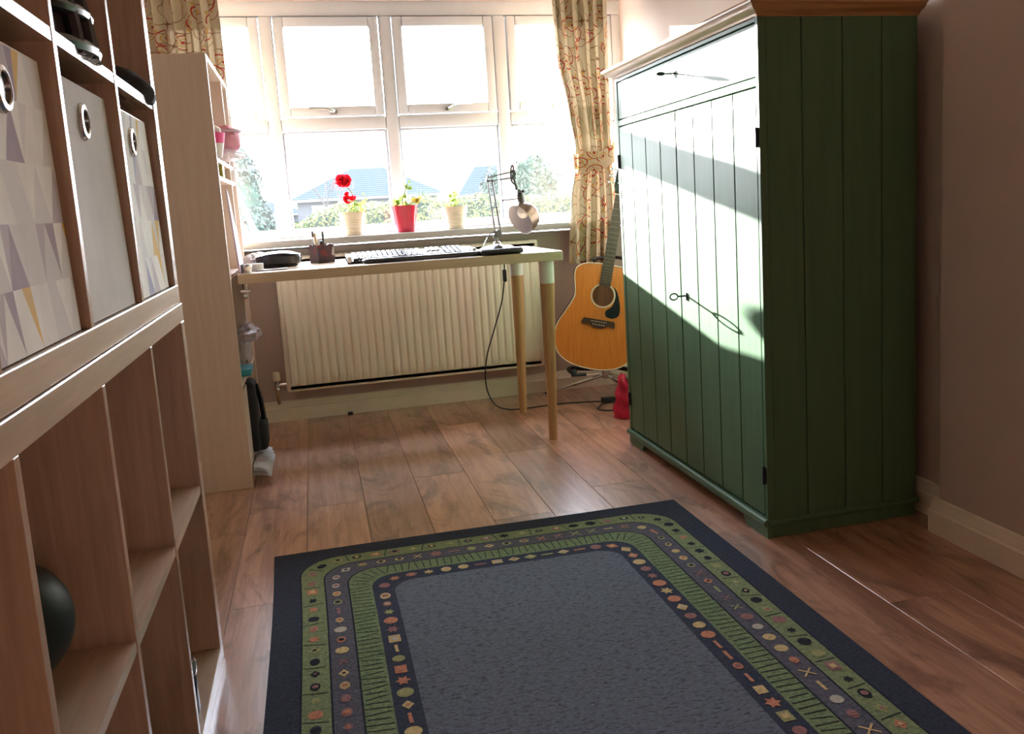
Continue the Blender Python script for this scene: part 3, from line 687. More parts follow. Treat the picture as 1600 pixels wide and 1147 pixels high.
m.base(m.ramp(sc_.outputs[0], [(0, (.06, .035, .04)), (.45, (.03, .05, .035)), (.65, (.12, .03, .03)), (.85, (.05, .04, .09)), (.94, (.3, .26, .26))], 'CONSTANT')); m.set(Roughness=.6, Specular_IOR_Level=.15); M['potpat'] = m.m
obj('pot_wall', bm, ['potpat', 'potpat'], t)
for k, (dx, dy, tx, ty, h, mt, nm, lab) in enumerate(((-.018, .0, -.030, .005, .128, 'dgrey', 'pen', 'dark pen leaning left in the pen pot'), (-.010, -.008, -.022, -.010, .120, 'brass', 'pen', 'bronze pen leaning beside the dark pen'), (-.006, .004, -.030, .0, .105, 'silver', 'pen', 'silver pen slanting across the pen pot'), (.008, .0, .010, .006, .125, 'dgrey', 'pen', 'upright grey pen at the right of the pen pot'), (0, .008, .002, .0, .088, 'black', 'marker_pen', 'short black marker in the middle of the pen pot'))):
    r = .0048 if nm == 'pen' else .008
    bm = B(); a_ = Vector((.030+dx, 3.70+dy, DT+.006)); b_ = Vector((.030+tx, 3.70+ty, DT+h)); tube(bm, [a_, a_.lerp(b_, .12), a_.lerp(b_, .9), b_], [r*.4, r, r, r*.8], 8); obj(nm, bm, mt, None, lab, 'pen', 'pens in the pen pot')

# ================================================================== DESK LAMP
LX, LY = .742, 3.63
t = thing('desk_lamp', (LX, LY, DT), 'silver balanced-arm desk lamp with a tilted round shade', 'lamp')
bm = B(); lathe(bm, [(.070, 0), (.074, .004), (.074, .012), (.060, .020), (.018, .026), (.012, .040)], 32, 0, Matrix.Translation((LX, LY, DT))); obj('base', bm, 'steel', t)
bm = B(); rod(bm, (LX, LY, DT+.035), (LX, LY, DT+.066), .007, 10); box(bm, LX-.014, LX+.022, LY-.009, LY+.009, DT+.056, DT+.070, .002); rod(bm, (LX+.006, LY-.014, DT+.078), (LX+.006, LY+.014, DT+.078), .010, 12); obj('pivot', bm, 'dsteel', t)
a0 = Vector((LX-.004, LY, DT+.066)); a1 = Vector((.720, LY, 1.060)); b0 = Vector((LX+.020, LY, DT+.068)); b1 = Vector((.738, LY, 1.058))
bm = B()
for yy in (-.006, .006):
    o_ = Vector((0, yy, 0)); rod(bm, a0+o_, a1+o_, .0028, 8); rod(bm, b0+o_, b1+o_, .0028, 8)
rod(bm, a0.lerp(a1, .48), b0.lerp(b1, .48)+Vector((.010, 0, 0)), .002, 6); obj('lower_arm', bm, 'dsteel', t)
bm = B()
for p, q in ((a0, a1), (b0, b1)):
    n_ = 60; A = p.lerp(q, .05); Bq = p.lerp(q, .45)
    tube(bm, [A.lerp(Bq, i/n_)+Vector((.0045*math.cos(i*1.3), .0045*math.sin(i*1.3), 0)) for i in range(n_+1)], .0011, 5)
obj('spring', bm, 'brass', t)
bm = B(); rod(bm, (.719, LY-.01, 1.062), (.823, LY-.01, 1.080), .0028, 8); rod(bm, (.722, LY-.01, 1.046), (.826, LY-.01, 1.056), .0028, 8)
tube(bm, [(.716, LY-.012, 1.050), (.727, LY-.012, 1.106), (.735, LY-.012, 1.052)], .0022, 6); box(bm, .712, .744, LY-.012, LY+.012, 1.044, 1.050, .001); obj('upper_arm', bm, 'dsteel', t)
bm = B(); box(bm, .818, .838, LY-.018, LY+.0, 1.048, 1.088, .003, seg=2); rod(bm, (.828, LY-.026, 1.070), (.828, LY+.008, 1.070), .009, 12); rod(bm, (.830, LY-.01, 1.050), (.843, LY-.01, .990), .006, 10); rod(bm, (.842, LY-.034, 1.000), (.842, LY+.006, 1.000), .007, 10)
ell(bm, (.862, LY-.02, .998), (.009, .009, .008)); rod(bm, (.840, LY-.02, .998), (.862, LY-.02, .998), .004, 8); obj('head_joint', bm, 'dsteel', t)
# shade: axis points towards lower left and the camera
ax = Vector((-.80, -.40, -.42)).normalized(); cen = Vector((.858, LY-.045, .893))
R_ = ax.to_track_quat('Z', 'Y').to_matrix().to_4x4(); Tsh = Matrix.Translation(cen) @ R_
bm = B(); lathe(bm, [(.004, -.056), (.022, -.053), (.040, -.044), (.055, -.028), (.063, -.008), (.066, .012), (.067, .028), (.0655, .028)], 36, 0, Tsh, False); obj('shade', bm, 'shade_metal', t)
bm = B(); lathe(bm, [(.004, -.053), (.022, -.050), (.039, -.041), (.0535, -.026), (.0615, -.007), (.0645, .012), (.0652, .0275)], 36, 0, Tsh, False); obj('reflector', bm, 'inlamp', t, 'pale inside of the shade')
bm = B(); T2 = Matrix.Translation((.851, LY-.042, .952)) @ Matrix.Rotation(math.radians(176), 4, 'X'); lathe(bm, [(.008, 0), (.011, .012), (.024, .034), (.024, .048), (.014, .062), (.002, .066)], 20, 0, T2, False); obj('bulb', bm, 'wplastic', t)
bm = B(); rod(bm, (.851, LY-.038, .940), (.846, LY-.030, .985), .016, 18); rod(bm, (.846, LY-.030, .985), (.844, LY-.020, .998), .011, 14); obj('socket', bm, 'dsteel', t)
bm = B(); rod(bm, (.770, LY-.045, .965), (.838, LY-.04, .968), .0018, 6); ell(bm, (.770, LY-.045, .965), (.004, .004, .004)); obj('handle_rod', bm, 'iron', t)
bm = B(); tube(bm, catmull([(.838, LY, .975), (.842, LY-.01, 1.015), (.818, LY-.02, 1.040), (.815, LY-.02, 1.075), (.822, LY-.02, 1.105), (.828, LY-.02, 1.095), (.826, LY-.01, 1.07)], 6), .0032, 8)
tube(bm, catmull([(LX+.01, LY, DT+.07), (LX-.02, LY-.01, DT+.078), (LX-.05, LY-.03, DT+.05), (LX-.07, LY-.05, DT+.018), (LX-.08, LY-.02, DT+.004), (LX-.05, LY+.1, DT+.004), (LX+.06, LY+.25, DT+.004), (LX+.078, LY+.285, DT-.02), (.831, 3.93, .68)], 6), .0022, 6); obj('flex', bm, 'black', t)
# inline switch + cable to the floor
bm = B(); tube(bm, catmull([(.831, 3.93, .68), (.829, 3.95, .60), (.812, 3.96, .50), (.772, 3.97, .38), (.735, 3.98, .27), (.718, 3.98, .18), (.722, 3.98, .09), (.752, 3.96, .025), (.80, 3.93, .005), (.866, 3.91, .004), (1.04, 3.92, .004), (1.19, 3.89, .004), (1.26, 3.86, .004)], 7), .0032, 7)
cb = obj('lamp_cable', bm, 'black', None, 'thin black cable hanging from the desk and trailing over the floor to the guitar stand', 'cable')
bm = B(); box(bm, .822, .840, 3.93, 3.948, .598, .655, .005, seg=2); obj('inline_switch', bm, 'black', cb)
t = thing('power_adapter', (1.25, 3.80, 0), 'black power adapter with coiled lead on the floor by the guitar stand', 'adapter')
bm = B(); box(bm, 1.235, 1.30, 3.82, 3.86, .001, .028, .006, seg=2, mat=None); obj('body', bm, 'black', t)
bm = B(); tube(bm, catmull([(1.24, 3.83, .01), (1.185, 3.75, .004), (1.17, 3.71, .012), (1.19, 3.70, .004), (1.24, 3.67, .004), (1.31, 3.64, .004)], 6), .0035, 6); obj('lead', bm, 'black', t)

# ================================================================== PLANT POTS on the sill
SZ = .847
def pot(x, y, r, h, mat, label, rings):
    t = thing('flower_pot', (x, y, SZ), label, 'plant pot', 'pots on the window sill')
    prof = [(r*.66, SZ), (r*.70, SZ+.004)]
    nr = 44
    for k in range(nr+1):
        f = k/nr; z = SZ+.006+(h-.022)*f; rr = r*(.70+.24*f)
        if rings and f < .93: rr += .0011*math.cos(f*2*PI*9)
        prof.append((rr, z))
    if rings: prof += [(r*.97, SZ+h-.014), (r, SZ+h-.010), (r, SZ+h)]
    else: prof += [(r*.985, SZ+h-.003), (r, SZ+h)]
    prof += [(r*.93, SZ+h), (r*.90, SZ+h-.02)]
    bm = B(); lathe(bm, prof, 36, 0, Matrix.Translation((x, y, 0)), True); obj('pot', bm, mat, t)
    bm = B(); lathe(bm, [(r*.1, SZ+h-.016), (r*.90, SZ+h-.018)], 20, 0, Matrix.Translation((x, y, 0)), True); obj('soil', bm, 'soil', t)
    return t
def leaf(bm, p, n, s, cup=.2):
    q = Vector(n).to_track_quat('Z', 'Y').to_matrix().to_4x4(); T = Matrix.Translation(p) @ q; k = 9
    add(bm, [(0, 0, -s*cup)]+[(s*math.cos(2*PI*i/k)*(1+.12*(i % 2)), s*math.sin(2*PI*i/k)*(1+.12*(i % 2)), s*.08*(-1)**i) for i in range(k)], [(0, i+1, (i+1) % k+1) for i in range(k)], 0, T, False)
def rv(a): return Vector((random.uniform(-a, a), random.uniform(-a, a), random.uniform(-a, a)))
t1 = pot(.186, 4.20, .062, .108, 'cream', 'cream ribbed pot with a red-flowering geranium on the sill', True)
t2 = pot(.428, 4.20, .063, .124, 'redpot', 'glossy red pot on the sill between the two cream pots', False)
t3 = pot(.664, 4.20, .062, .108, 'cream', 'cream ribbed pot with small green leaves, nearest the desk lamp', True)
pl_ = thing('geranium', (.19, 4.20, SZ+.09), 'geranium with red flower heads growing in the left cream pot', 'plant')
bm = B()
top = SZ+.088
heads = [((.158, 4.20, 1.100), .036, 60), ((.172, 4.19, 1.012), .022, 26), ((.198, 4.19, 1.020), .012, 10), ((.168, 4.19, 1.040), .012, 8)]
for (c_, r_, n_) in heads: tube(bm, catmull([(.195, 4.20, top), (.200, 4.20, top+.06), ((c_[0]+.20)/2+.01, 4.198, (c_[2]+top+.06)/2), (c_[0], c_[1], c_[2]-r_*.5)], 5), .0018, 6)
for k in range(7): tube(bm, [(.195+random.uniform(-.02, .02), 4.20, top), (.205+random.uniform(-.045, .035), 4.20+random.uniform(-.03, .03), top+random.uniform(.03, .08))], .0014, 5)
obj('stem', bm, 'stem', pl_)
for (c_, r_, n_) in heads:
    bm = B()
    for k in range(n_):
        d = rv(1).normalized(); d.z = d.z*.8; leaf(bm, Vector(c_)+d*r_*random.uniform(.55, 1)*Vector((1, .8, .8)).length/1.5, d+rv(.4), r_*.30+.003, .3)
    obj('flower_head', bm, 'petal', pl_, 'red flower head')
bm = B()
for k in range(34): leaf(bm, (.208+random.gauss(0, .022), 4.20+random.gauss(0, .02), top+.018+abs(random.gauss(.02, .028))), Vector((random.gauss(0, .6), -.5+random.gauss(0, .5), 1)), random.uniform(.006, .012))
obj('leaves', bm, 'leaf', pl_, kind='stuff')
bm = B()
for k in range(5): leaf(bm, (.222+random.gauss(0, .012), 4.19, top+.012+random.random()*.01), rv(1), .009)
obj('dry_leaves', bm, 'ochre', pl_, kind='stuff')
pl_ = thing('succulent', (.43, 4.20, SZ+.10), 'young leggy plant growing in the red pot', 'plant'); top = SZ+.104; bm = B()
tube(bm, catmull([(.42, 4.2, top), (.422, 4.2, top+.05), (.435, 4.2, top+.08), (.448, 4.2, top+.115)], 4), .0025, 6); tube(bm, catmull([(.45, 4.2, top), (.465, 4.2, top+.03), (.480, 4.19, top+.045)], 4), .002, 6); tube(bm, [(.41, 4.2, top), (.392, 4.19, top+.035)], .002, 6); obj('stem', bm, 'stem', pl_)
bm = B()
for (x, z, n_, s_) in ((.393, .036, 10, .013), (.450, .112, 7, .011), (.425, .060, 6, .012), (.440, .020, 8, .012)):
    for k in range(n_): leaf(bm, (x+random.gauss(0, .010), 4.2+random.gauss(0, .01), top+z+random.gauss(0, .010)), rv(1)+Vector((0, -.4, .6)), s_*random.uniform(.7, 1))
obj('leaves', bm, 'leaf', pl_, kind='stuff')
bm = B()
for k in range(10): leaf(bm, (.487+random.gauss(0, .010), 4.19+random.gauss(0, .008), top+.045+random.gauss(0, .008)), rv(1), .012)
obj('yellow_leaves', bm, 'ochre', pl_, kind='stuff')
pl_ = thing('seedling', (.66, 4.20, SZ+.09), 'small leafy seedling growing in the right cream pot', 'plant'); top = SZ+.088; bm = B()
tube(bm, catmull([(.665, 4.2, top), (.668, 4.2, top+.04), (.660, 4.2, top+.085)], 4), .002, 6)
for k in range(5): tube(bm, [(.665, 4.2, top), (.665+random.uniform(-.04, .03), 4.2, top+random.uniform(.03, .05))], .0014, 5)
obj('stem', bm, 'stem', pl_)
bm = B()
for k in range(30):
    f = random.random(); leaf(bm, (.660+random.gauss(0, .022)*(1-f*.6), 4.2+random.gauss(0, .012), top+.012+f*.075), rv(1)+Vector((0, -.4, .6)), random.uniform(.005, .010))
obj('leaves', bm, 'leaf', pl_, kind='stuff')

# ================================================================== CURTAINS
def lerp_tab(tab, z):
    for (z0_, a), (z1_, b) in zip(tab, tab[1:]):
        if z0_ >= z >= z1_:
            f = (z0_-z)/(z0_-z1_+1e-9); f = f*f*(3-2*f)*.4+f*.6
            return [p+(q-p)*f for p, q in zip(a, b)]
    return tab[-1][1] if z < tab[-1][0] else tab[0][1]
ct = thing('tied_curtain', (1.30, 4.06, .64), 'cream floral curtain tied back at the right of the window', 'curtain', 'pair of floral curtains')
tab = [(2.35, (1.07, 1.50, .028)), (1.88, (1.168, 1.435, .024)), (1.60, (1.178, 1.43, .020)), (1.36, (1.222, 1.425, .015)), (1.19, (1.240, 1.425, .010)), (1.10, (1.236, 1.428, .012)), (.95, (1.208, 1.44, .018)), (.645, (1.190, 1.425, .024))]
def cur(u, v):
    z = 2.35+(.645-2.35)*v; xa, xb2, am = lerp_tab(tab, z)
    ph = u*2*PI*5.2+.7*math.sin(u*9)+.35*math.sin(z*2.2)
    return (xa+(xb2-xa)*u+.010*math.sin(ph*2+1)*(am/.024), 4.073+am*math.sin(ph)+.006*math.sin(ph*2.3+z*6), z+.004*math.sin(u*17))
bm = B(); sheet(bm, cur, 150, 90, uvs=(.95, 1.70)); obj('cloth', bm, 'curtain', ct, ang=180)
def tie(u, v):
    a = -PI*.62+u*PI*1.24
    x = 1.332+.105*math.sin(a); y = 4.072-.042*math.cos(a)
    zc2 = 1.150+.022*math.cos(a)*-1+.02*(x-1.33)/.1; hh = .082*(1+.12*math.cos(a))
    return (x, y, zc2+hh*(v-.5)+.004*math.sin(u*20))
bm = B(); sheet(bm, tie, 40, 8, uvs=(.33, .1)); obj('tie_band', bm, 'curtain', ct, 'wide tie-back band of the same floral cloth', solid=.003, ang=180)
ct = thing('straight_curtain', (-.42, 4.06, .64), 'cream floral curtain hanging behind the bookcase at the left of the window', 'curtain', 'pair of floral curtains')
def cur2(u, v):
    z = 2.35+(.645-2.35)*v; xa = -.655; xb2 = -.298-.03*max(0, z-1.7)-.01*v
    ph = u*2*PI*5.5+.8*math.sin(u*8); am = .022
    return (xa+(xb2-xa)*u+.012*math.sin(ph*2), 4.073+am*math.sin(ph)+.006*math.sin(ph*2.3+z*5), z)
bm = B(); sheet(bm, cur2, 130, 40, uvs=(1.05, 1.70)); obj('cloth', bm, 'curtain', ct, ang=180)
bm = B(); rod(bm, (XL+.01, 4.073, 2.37), (XR-.01, 4.073, 2.37), .012, 12); obj('curtain_rail', bm, 'white', None, 'white rail above the window carrying both curtains', 'curtain rail')

# ================================================================== GUITAR
GM = Matrix.Translation((1.204, 3.895, .158)) @ Matrix.Rotation(math.radians(-14), 4, 'Z') @ Matrix.Rotation(math.radians(12.8), 4, 'Y') @ Matrix.Rotation(math.radians(-3.2), 4, 'X')
# local: x across, z along the neck, -y towards the viewer
def gout(k=1.0, n=72):
    tabw = [(0, 0), (.004, .06), (.018, .115), (.05, .163), (.10, .190), (.15, .197), (.20, .188), (.26, .160), (.315, .136), (.345, .132), (.385, .139), (.43, .149), (.465, .143), (.488, .110), (.497, .06), (.500, 0)]
    pts = catmull([(w, s, 0) for s, w in tabw], 5)
    R = [(p.x*k, .25+(p.y-.25)*k) for p in pts]; return R+[(-x, y) for x, y in reversed(R[1:-1])]
XZ = Matrix(((1, 0, 0, 0), (0, 0, -1, 0), (0, 1, 0, 0), (0, 0, 0, 1)))  # prism (x, z) with depth along -y
t = thing('acoustic_guitar', (1.204, 3.915, .158), 'amber acoustic guitar with black pickguard on a stand beside the desk', 'guitar')
G = lambda: GM @ XZ
bm = B(); prism(bm, gout(), -.100, -.004, 0, G(), .004); obj('body', bm, 'maho', t)
bm = B(); prism(bm, gout(.985), -.004, .000, 0, G()); obj('soundboard', bm, 'spruce', t, 'amber spruce front')
bm = B(); o = [GM @ Vector((x, -.0, z)) for x, z in gout(.992)]; tube(bm, o+[o[0]], .003, 5); obj('binding', bm, 'bone', t)
HS = .352
bm = B(); lathe(bm, [(.050, 0.0002), (.0500, .0012), (.0025, .0012)], 36, 0, GM @ Matrix.Translation((0, 0, HS)) @ Matrix.Rotation(PI/2, 4, 'X'), True); obj('soundhole', bm, 'maho', t)
bm = B(); lathe(bm, [(.0515, .0005), (.0515, .0018), (.058, .0018), (.058, .0005)], 40, 0, GM @ Matrix.Translation((0, 0, HS)) @ Matrix.Rotation(PI/2, 4, 'X'), False); obj('rosette', bm, 'bone', t)
bm = B(); pg = catmull([(.040, HS+.048, 0), (.060, HS+.030, 0), (.078, HS-.01, 0), (.090, HS-.055, 0), (.086, HS-.085, 0), (.060, HS-.100, 0), (.030, HS-.095, 0), (.022, HS-.075, 0), (.030, HS-.062, 0), (.048, HS-.045, 0), (.058, HS-.015, 0), (.055, HS+.022, 0), (.040, HS+.048, 0)], 5)[:-1]
prism(bm, [(p.x, p.y) for p in pg], .0003, .0022, 0, G()); obj('pickguard', bm, 'gloss', t)
bm = B(); prism(bm, [(-.078, .222), (-.072, .238), (.072, .238), (.078, .222), (.078, .208), (.045, .212), (.020, .198), (-.020, .198), (-.045, .212), (-.078, .208)], .0002, .009, 0, G(), .001)
br = obj('bridge', bm, 'rosewood', t)
bm = B(); box(bm, -.038, .038, -.0115, -.009, .227, .2295, mat=GM); obj('saddle', bm, 'bone', br)
for k in range(6):
    bm = B(); ell(bm, (-.026+.0104*k, -.010, .214), (.003, .003, .003), 8, 6, mat=GM); obj('bridge_pin', bm, 'bone', br)
NL = 1.000
bm = B(); pr_ = [(-.027, .41), (.027, .41), (.0225, .84), (-.0225, .84)]
add(bm, [(x, -.002, z) for x, z in pr_]+[(x*.75, .014, z) for x, z in pr_]+[(x*.3, .020, z) for x, z in pr_], [(0, 1, 2, 3), (0, 1, 5, 4), (4, 5, 9, 8), (8, 9, 10, 11), (2, 3, 7, 6), (6, 7, 11, 10), (1, 2, 6, 5), (5, 6, 10, 9), (3, 0, 4, 7), (7, 4, 8, 11)], 0, GM); obj('neck', bm, 'maho', t)
bm = B(); prism(bm, [(-.027, HS+.046), (.027, HS+.046), (.0222, .822), (-.0222, .822)], .002, .007, 0, G()); fb = obj('fretboard', bm, 'rosewood', t)
sc_l = .822-.2285
for k in range(1, 21):
    z = .822-sc_l*(1-2**(-k/12.))
    if z < HS+.048: break
    w = .0222+(.822-z)/(.822-.398)*.0048
    bm = B(); box(bm, -w, w, -.0076, -.0068, z-.0005, z+.0005, mat=GM); obj('fret', bm, 'brass', fb)
bm = B(); box(bm, -.0222, .0222, -.0095, -.001, .822, .827, mat=GM); obj('nut', bm, 'bone', fb)
for k in range(6):
    bm = B(); u_ = (k-2.5)/2.5; tube(bm, [GM @ Vector((.026*u_, -.0115, .228)), GM @ Vector((.0185*u_, -.0100, .824))], .00045, 4); obj('string', bm, 'dsteel', t)
bm = B(); prism(bm, [(-.024, .827), (.024, .827), (.034, .86), (.032, .955), (.0, .965), (-.032, .955), (-.034, .86)], -.012, .002, 0, G(), .001); hs = obj('headstock', bm, 'gloss', t)
for k in range(3):
    for sg in (-1, 1):
        bm = B(); z = .875+.030*k; rod(bm, tuple(GM @ Vector((sg*.034, .005, z))), tuple(GM @ Vector((sg*.050, .005, z))), .003, 6); ell(bm, (sg*.055, .005, z), (.008, .004, .008), 10, 6, mat=GM); rod(bm, tuple(GM @ Vector((sg*.02, -.002, z))), tuple(GM @ Vector((sg*.02, -.016, z))), .003, 8); obj('tuning_peg', bm, 'chrome', hs)
# stand
t = thing('guitar_stand', (1.30, 3.99, 0), 'tripod guitar stand with chrome legs and black cradle', 'guitar stand')
hub = Vector((1.318, 4.005, .105))
for q in ((1.055, 4.17, .006), (1.40, 3.72, .006), (1.56, 4.10, .006)):
    bm = B(); q = Vector(q); rod(bm, hub, hub.lerp(q, .55), .0085, 10); rod(bm, hub.lerp(q, .5), q, .0065, 10); lg = obj('leg', bm, 'chrome', t)
    bm = B(); ell(bm, q, (.010, .010, .006)); obj('rubber_foot', bm, 'black', lg)
bm = B(); rod(bm, hub, (1.345, 4.022, .66), .009, 10); obj('upright', bm, 'black', t)
bm = B(); tube(bm, catmull([(1.115, 3.850, .165), (1.118, 3.90, .150), (1.14, 4.03, .145), (1.24, 4.035, .135), (1.36, 4.035, .130), (1.395, 3.97, .128), (1.405, 3.87, .138), (1.405, 3.862, .160)], 6), .011, 10); rod(bm, (1.10, 3.86, .1465), (1.17, 3.86, .1435), .008, 8); obj('cradle', bm, 'black', t)
bm = B(); lathe(bm, [(.018, .085), (.022, .092), (.022, .128), (.016, .135)], 16, 0, Matrix.Translation((hub.x, hub.y, 0))); obj('hub', bm, 'steel', t)
bm = B(); tube(bm, catmull([(1.252, 3.905, .665), (1.262, 3.93, .665), (1.285, 4.01, .668), (1.345, 4.022, .668), (1.40, 4.01, .666), (1.412, 3.92, .660), (1.40, 3.895, .655)], 5), .0075, 8); obj('neck_yoke', bm, 'black', t)
# red bag
bm = B()
def rb(u, v):
    a = 2*PI*u; w = .055*(1-v)**.5+.010+.006*math.sin(v*18+u*9)
    return (1.243+w*.75*math.cos(a)*(1-.2*v), 3.56+w*.8*math.sin(a), .001+.19*v)
sheet(bm, rb, 26, 16); box(bm, 1.215, 1.271, 3.53, 3.59, .001, .01, .003); obj('red_bag', bm, 'redbag', None, 'shiny red foil bag on the floor behind the green cupboard', 'bag')

# ================================================================== GREEN CUPBOARD
gx0, gx1, gy0, gy1 = 1.128, 1.600, 2.082, 3.166
cb = thing('cupboard', (1.36, 2.62, 0), 'tall sage green planked cupboard with a pine cornice at right', 'cupboard')
bx('carcass', cb, 'green', gx0+.022, gx1-.004, gy0+.016, gy1-.014, .05, 1.375)
bx('back_board', cb, 'green', gx1-.004, gx1, gy0+.006, gy1-.006, .05, 1.375)
# front frame
bx('stile', cb, 'green', gx0, gx0+.022, gy0, gy0+.014, .052, 1.378, bev=.001); bx('stile', cb, 'green', gx0, gx0+.022, gy1-.022, gy1, .052, 1.378, bev=.001)
bx('rail', cb, 'green', gx0, gx0+.022, gy0+.014, gy1-.022, 1.207, 1.229, bev=.002)
bx('top_rail', cb, 'green', gx0, gx0+.022, gy0+.014, gy1-.022, 1.366, 1.380, bev=.001)
# flap
bm = B(); box(bm, gx0+.002, gx0+.020, gy0+.017, gy1-.025, 1.232, 1.363, .0015); fp = obj('flap', bm, 'green', cb, label='plain hinged flap above the doors')
def keypin(par, y, z, ring):
    bm = B(); rod(bm, (gx0+.004, y, z), (gx0-.030, y, z), .0028, 8); lathe(bm, [(.006, 0), (.006, .003)], 12, 0, Matrix.Translation((gx0+.001, y, z)) @ Matrix.Rotation(-PI/2, 4, 'Y'))
    box(bm, gx0-.002, gx0+.001, y-.004, y+.004, z-.014, z+.010, .001)
    if ring: tube(bm, [(gx0-.042+.013*math.cos(2*PI*j/20), y, z+.010*math.sin(2*PI*j/20)) for j in range(21)], .0024, 6)
    else: ell(bm, (gx0-.042, y, z), (.015, .0035, .007), 12, 8)
    return obj('key', bm, 'iron', par)
keypin(fp, 2.62, 1.318, False)
# doors of four planks
ymid = 2.621
for (a, b, nm, hy) in ((gy0+.016, ymid-.001, 0, gy0+.011), (ymid+.001, gy1-.024, 1, gy1-.018)):
    bm = B(); box(bm, gx0+.014, gx0+.020, a, b, .060, 1.204); dr = obj('door', bm, 'dgreen', cb)
    w = (b-a)/4; pk = None
    for k in range(4):
        if pk is None:
            bm = B(); box(bm, gx0+.001, gx0+.0145, a+.0016, a+w-.0016, .060, 1.204, .0022, seg=1); pk = obj('plank', bm, 'green', dr)
        else:
            o = pk.copy(); C.objects.link(o); o.location = (0, w*k, 0)
    if nm == 0: keypin(dr, ymid-.040, .627, True)
    for z in (.152, 1.054):
        bm = B(); rod(bm, (gx0-.003, hy, z), (gx0-.003, hy, z+.050), .0045, 10); box(bm, gx0-.003, gx0+.001, hy-.008, hy+.010, z+.004, z+.046, .0008); obj('hinge', bm, 'iron', dr)
# side planks
sb_ = [gx0+.022, 1.252, 1.370, 1.488, gx1-.004]
bx('corner_post', cb, 'green', gx0+.0225, gx0+.024, gy0+.001, gy0+.014, .052, 1.378)
for a, b in zip(sb_, sb_[1:]):
    for (q0, q1) in ((gy0, gy0+.015), (gy1-.013, gy1)):
        bx('side_plank', cb, 'green', a+.001, b-.001, q0+.001, q1, .052, 1.378, bev=.0018)
bm = B(); tube(bm, [(gx0-.004, gy0-.004, .045), (gx0-.004, gy1+.002, .045)], .0105, 12); tube(bm, [(gx0-.002, gy0-.003, .045), (gx1, gy0-.003, .045)], .008, 10); obj('base_moulding', bm, 'green', cb)
bm = B(); box(bm, gx0+.001, gx1-.004, gy0, gy1, .037, .054, .001); obj('base_board', bm, 'green', cb)
bm = B(); YZ = Matrix(((0, 0, 1, 0), (1, 0, 0, 0), (0, 1, 0, 0), (0, 0, 0, 1)))
prism(bm, [(gy0, 0), (2.205, 0), (2.225, .024), (3.015, .024), (3.035, 0), (gy1, 0), (gy1, .038), (gy0, .038)], gx0-.002, gx0+.016, 0, YZ); obj('plinth', bm, 'green', cb)
bx('side_plinth', cb, 'green', gx0+.016, gx1-.006, gy0-.001, gy0+.014, 0, .038, bev=.001); bx('side_plinth', cb, 'green', gx0+.016, gx1-.006, gy1-.014, gy1, 0, .038, bev=.001)
# cornice
prof = [(0, 1.378), (.004, 1.380), (.006, 1.384), (.012, 1.387), (.022, 1.391), (.030, 1.397), (.033, 1.402), (.036, 1.402), (.038, 1.405), (.038, 1.409), (.036, 1.413), (0, 1.413)]
def cornice(kind):
    bm = B(); n = len(prof); vs = []
    if kind == 'front':
        for e in (0, 1):
            for d, z in prof: vs.append((gx0-d, (gy0-d) if e == 0 else (gy1+d), z))
    else:
        s_, y_ = (-1, gy0) if kind == 'near' else (1, gy1)
        for e in (0, 1):
            for d, z in prof: vs.append(((gx0-d) if e == 0 else gx1, y_+s_*d, z))
    add(bm, vs, [tuple(range(n)), tuple(range(n, 2*n))]+[(i, (i+1) % n, n+(i+1) % n, n+i) for i in range(n)], 0, None, False)
    return obj('cornice', bm, 'pine' if kind == 'front' else 'pinex', cb, ang=50)
for k in ('front', 'near', 'far'): cornice(k)
bx('top_board', cb, 'pine', gx0, gx1, gy0, gy1, 1.376, 1.4125)

# ================================================================== RUG
rg = thing('rug', (.42, 1.6, 0), 'grey rug with green and navy borders of small woven motifs', 'rug')
RW, RL = 1.2, 1.72
def rw(u, v, z):   # u across, v towards the camera
    a = u/RW; b = v/RL
    xl = -.188+.030*b*1.7*.6+.004*math.sin(b*7); xr = 1.008-.004*b
    return (xl+(xr-xl)*a, 2.478-.018*a-RL*b+.003*math.sin(a*6), z)
def rrect(ins, r, n=10, m_=24):
    x0, x1, y0_, y1_ = ins, RW-ins, ins, RL-ins; P = []
    for (cx_, cy_, a0_) in ((x0+r, y0_+r, PI), (x1-r, y0_+r, 1.5*PI), (x1-r, y1_-r, 0), (x0+r, y1_-r, .5*PI)):
        arc = [(cx_+r*math.cos(a0_+PI/2*k/n), cy_+r*math.sin(a0_+PI/2*k/n)) for k in range(n+1)]
        P.append(arc)
    out = []
    for i in range(4):
        out += P[i]; a, b = P[i][-1], P[(i+1) % 4][0]
        out += [(a[0]+(b[0]-a[0])*k/m_, a[1]+(b[1]-a[1])*k/m_) for k in range(1, m_)]
    return out
INS = [0, .066, .126, .184, .244, .298]; RAD = [.004, .115, .095, .085, .07, .06]
rings = [rrect(i, r) for i, r in zip(INS, RAD)]; ZR = .009
bm = B(); n = len(rings[0]); VV = []
for r_ in rings: VV.append([bm.verts.new(Vector(rw(x, y, ZR))) for x, y in r_])
for k in range(5):
    for i in range(n):
        f = bm.faces.new((VV[k][i], VV[k][(i+1) % n], VV[k+1][(i+1) % n], VV[k+1][i])); f.material_index = k
f = bm.faces.new(VV[5]); f.material_index = 5
lo = [bm.verts.new(Vector(rw(x, y, .0005))) for x, y in rings[0]]
for i in range(n): f = bm.faces.new((VV[0][i], VV[0][(i+1) % n], lo[(i+1) % n], lo[i])); f.material_index = 0
obj('pile', bm, ['pnavy', 'pgreen', 'ppurp', 'pgreen2', 'pdark', 'pfield'], rg, smooth=False)
MM = ['mcream', 'morange', 'mrose', 'mdark', 'molive', 'mpale', 'pnavy']
bm = B()
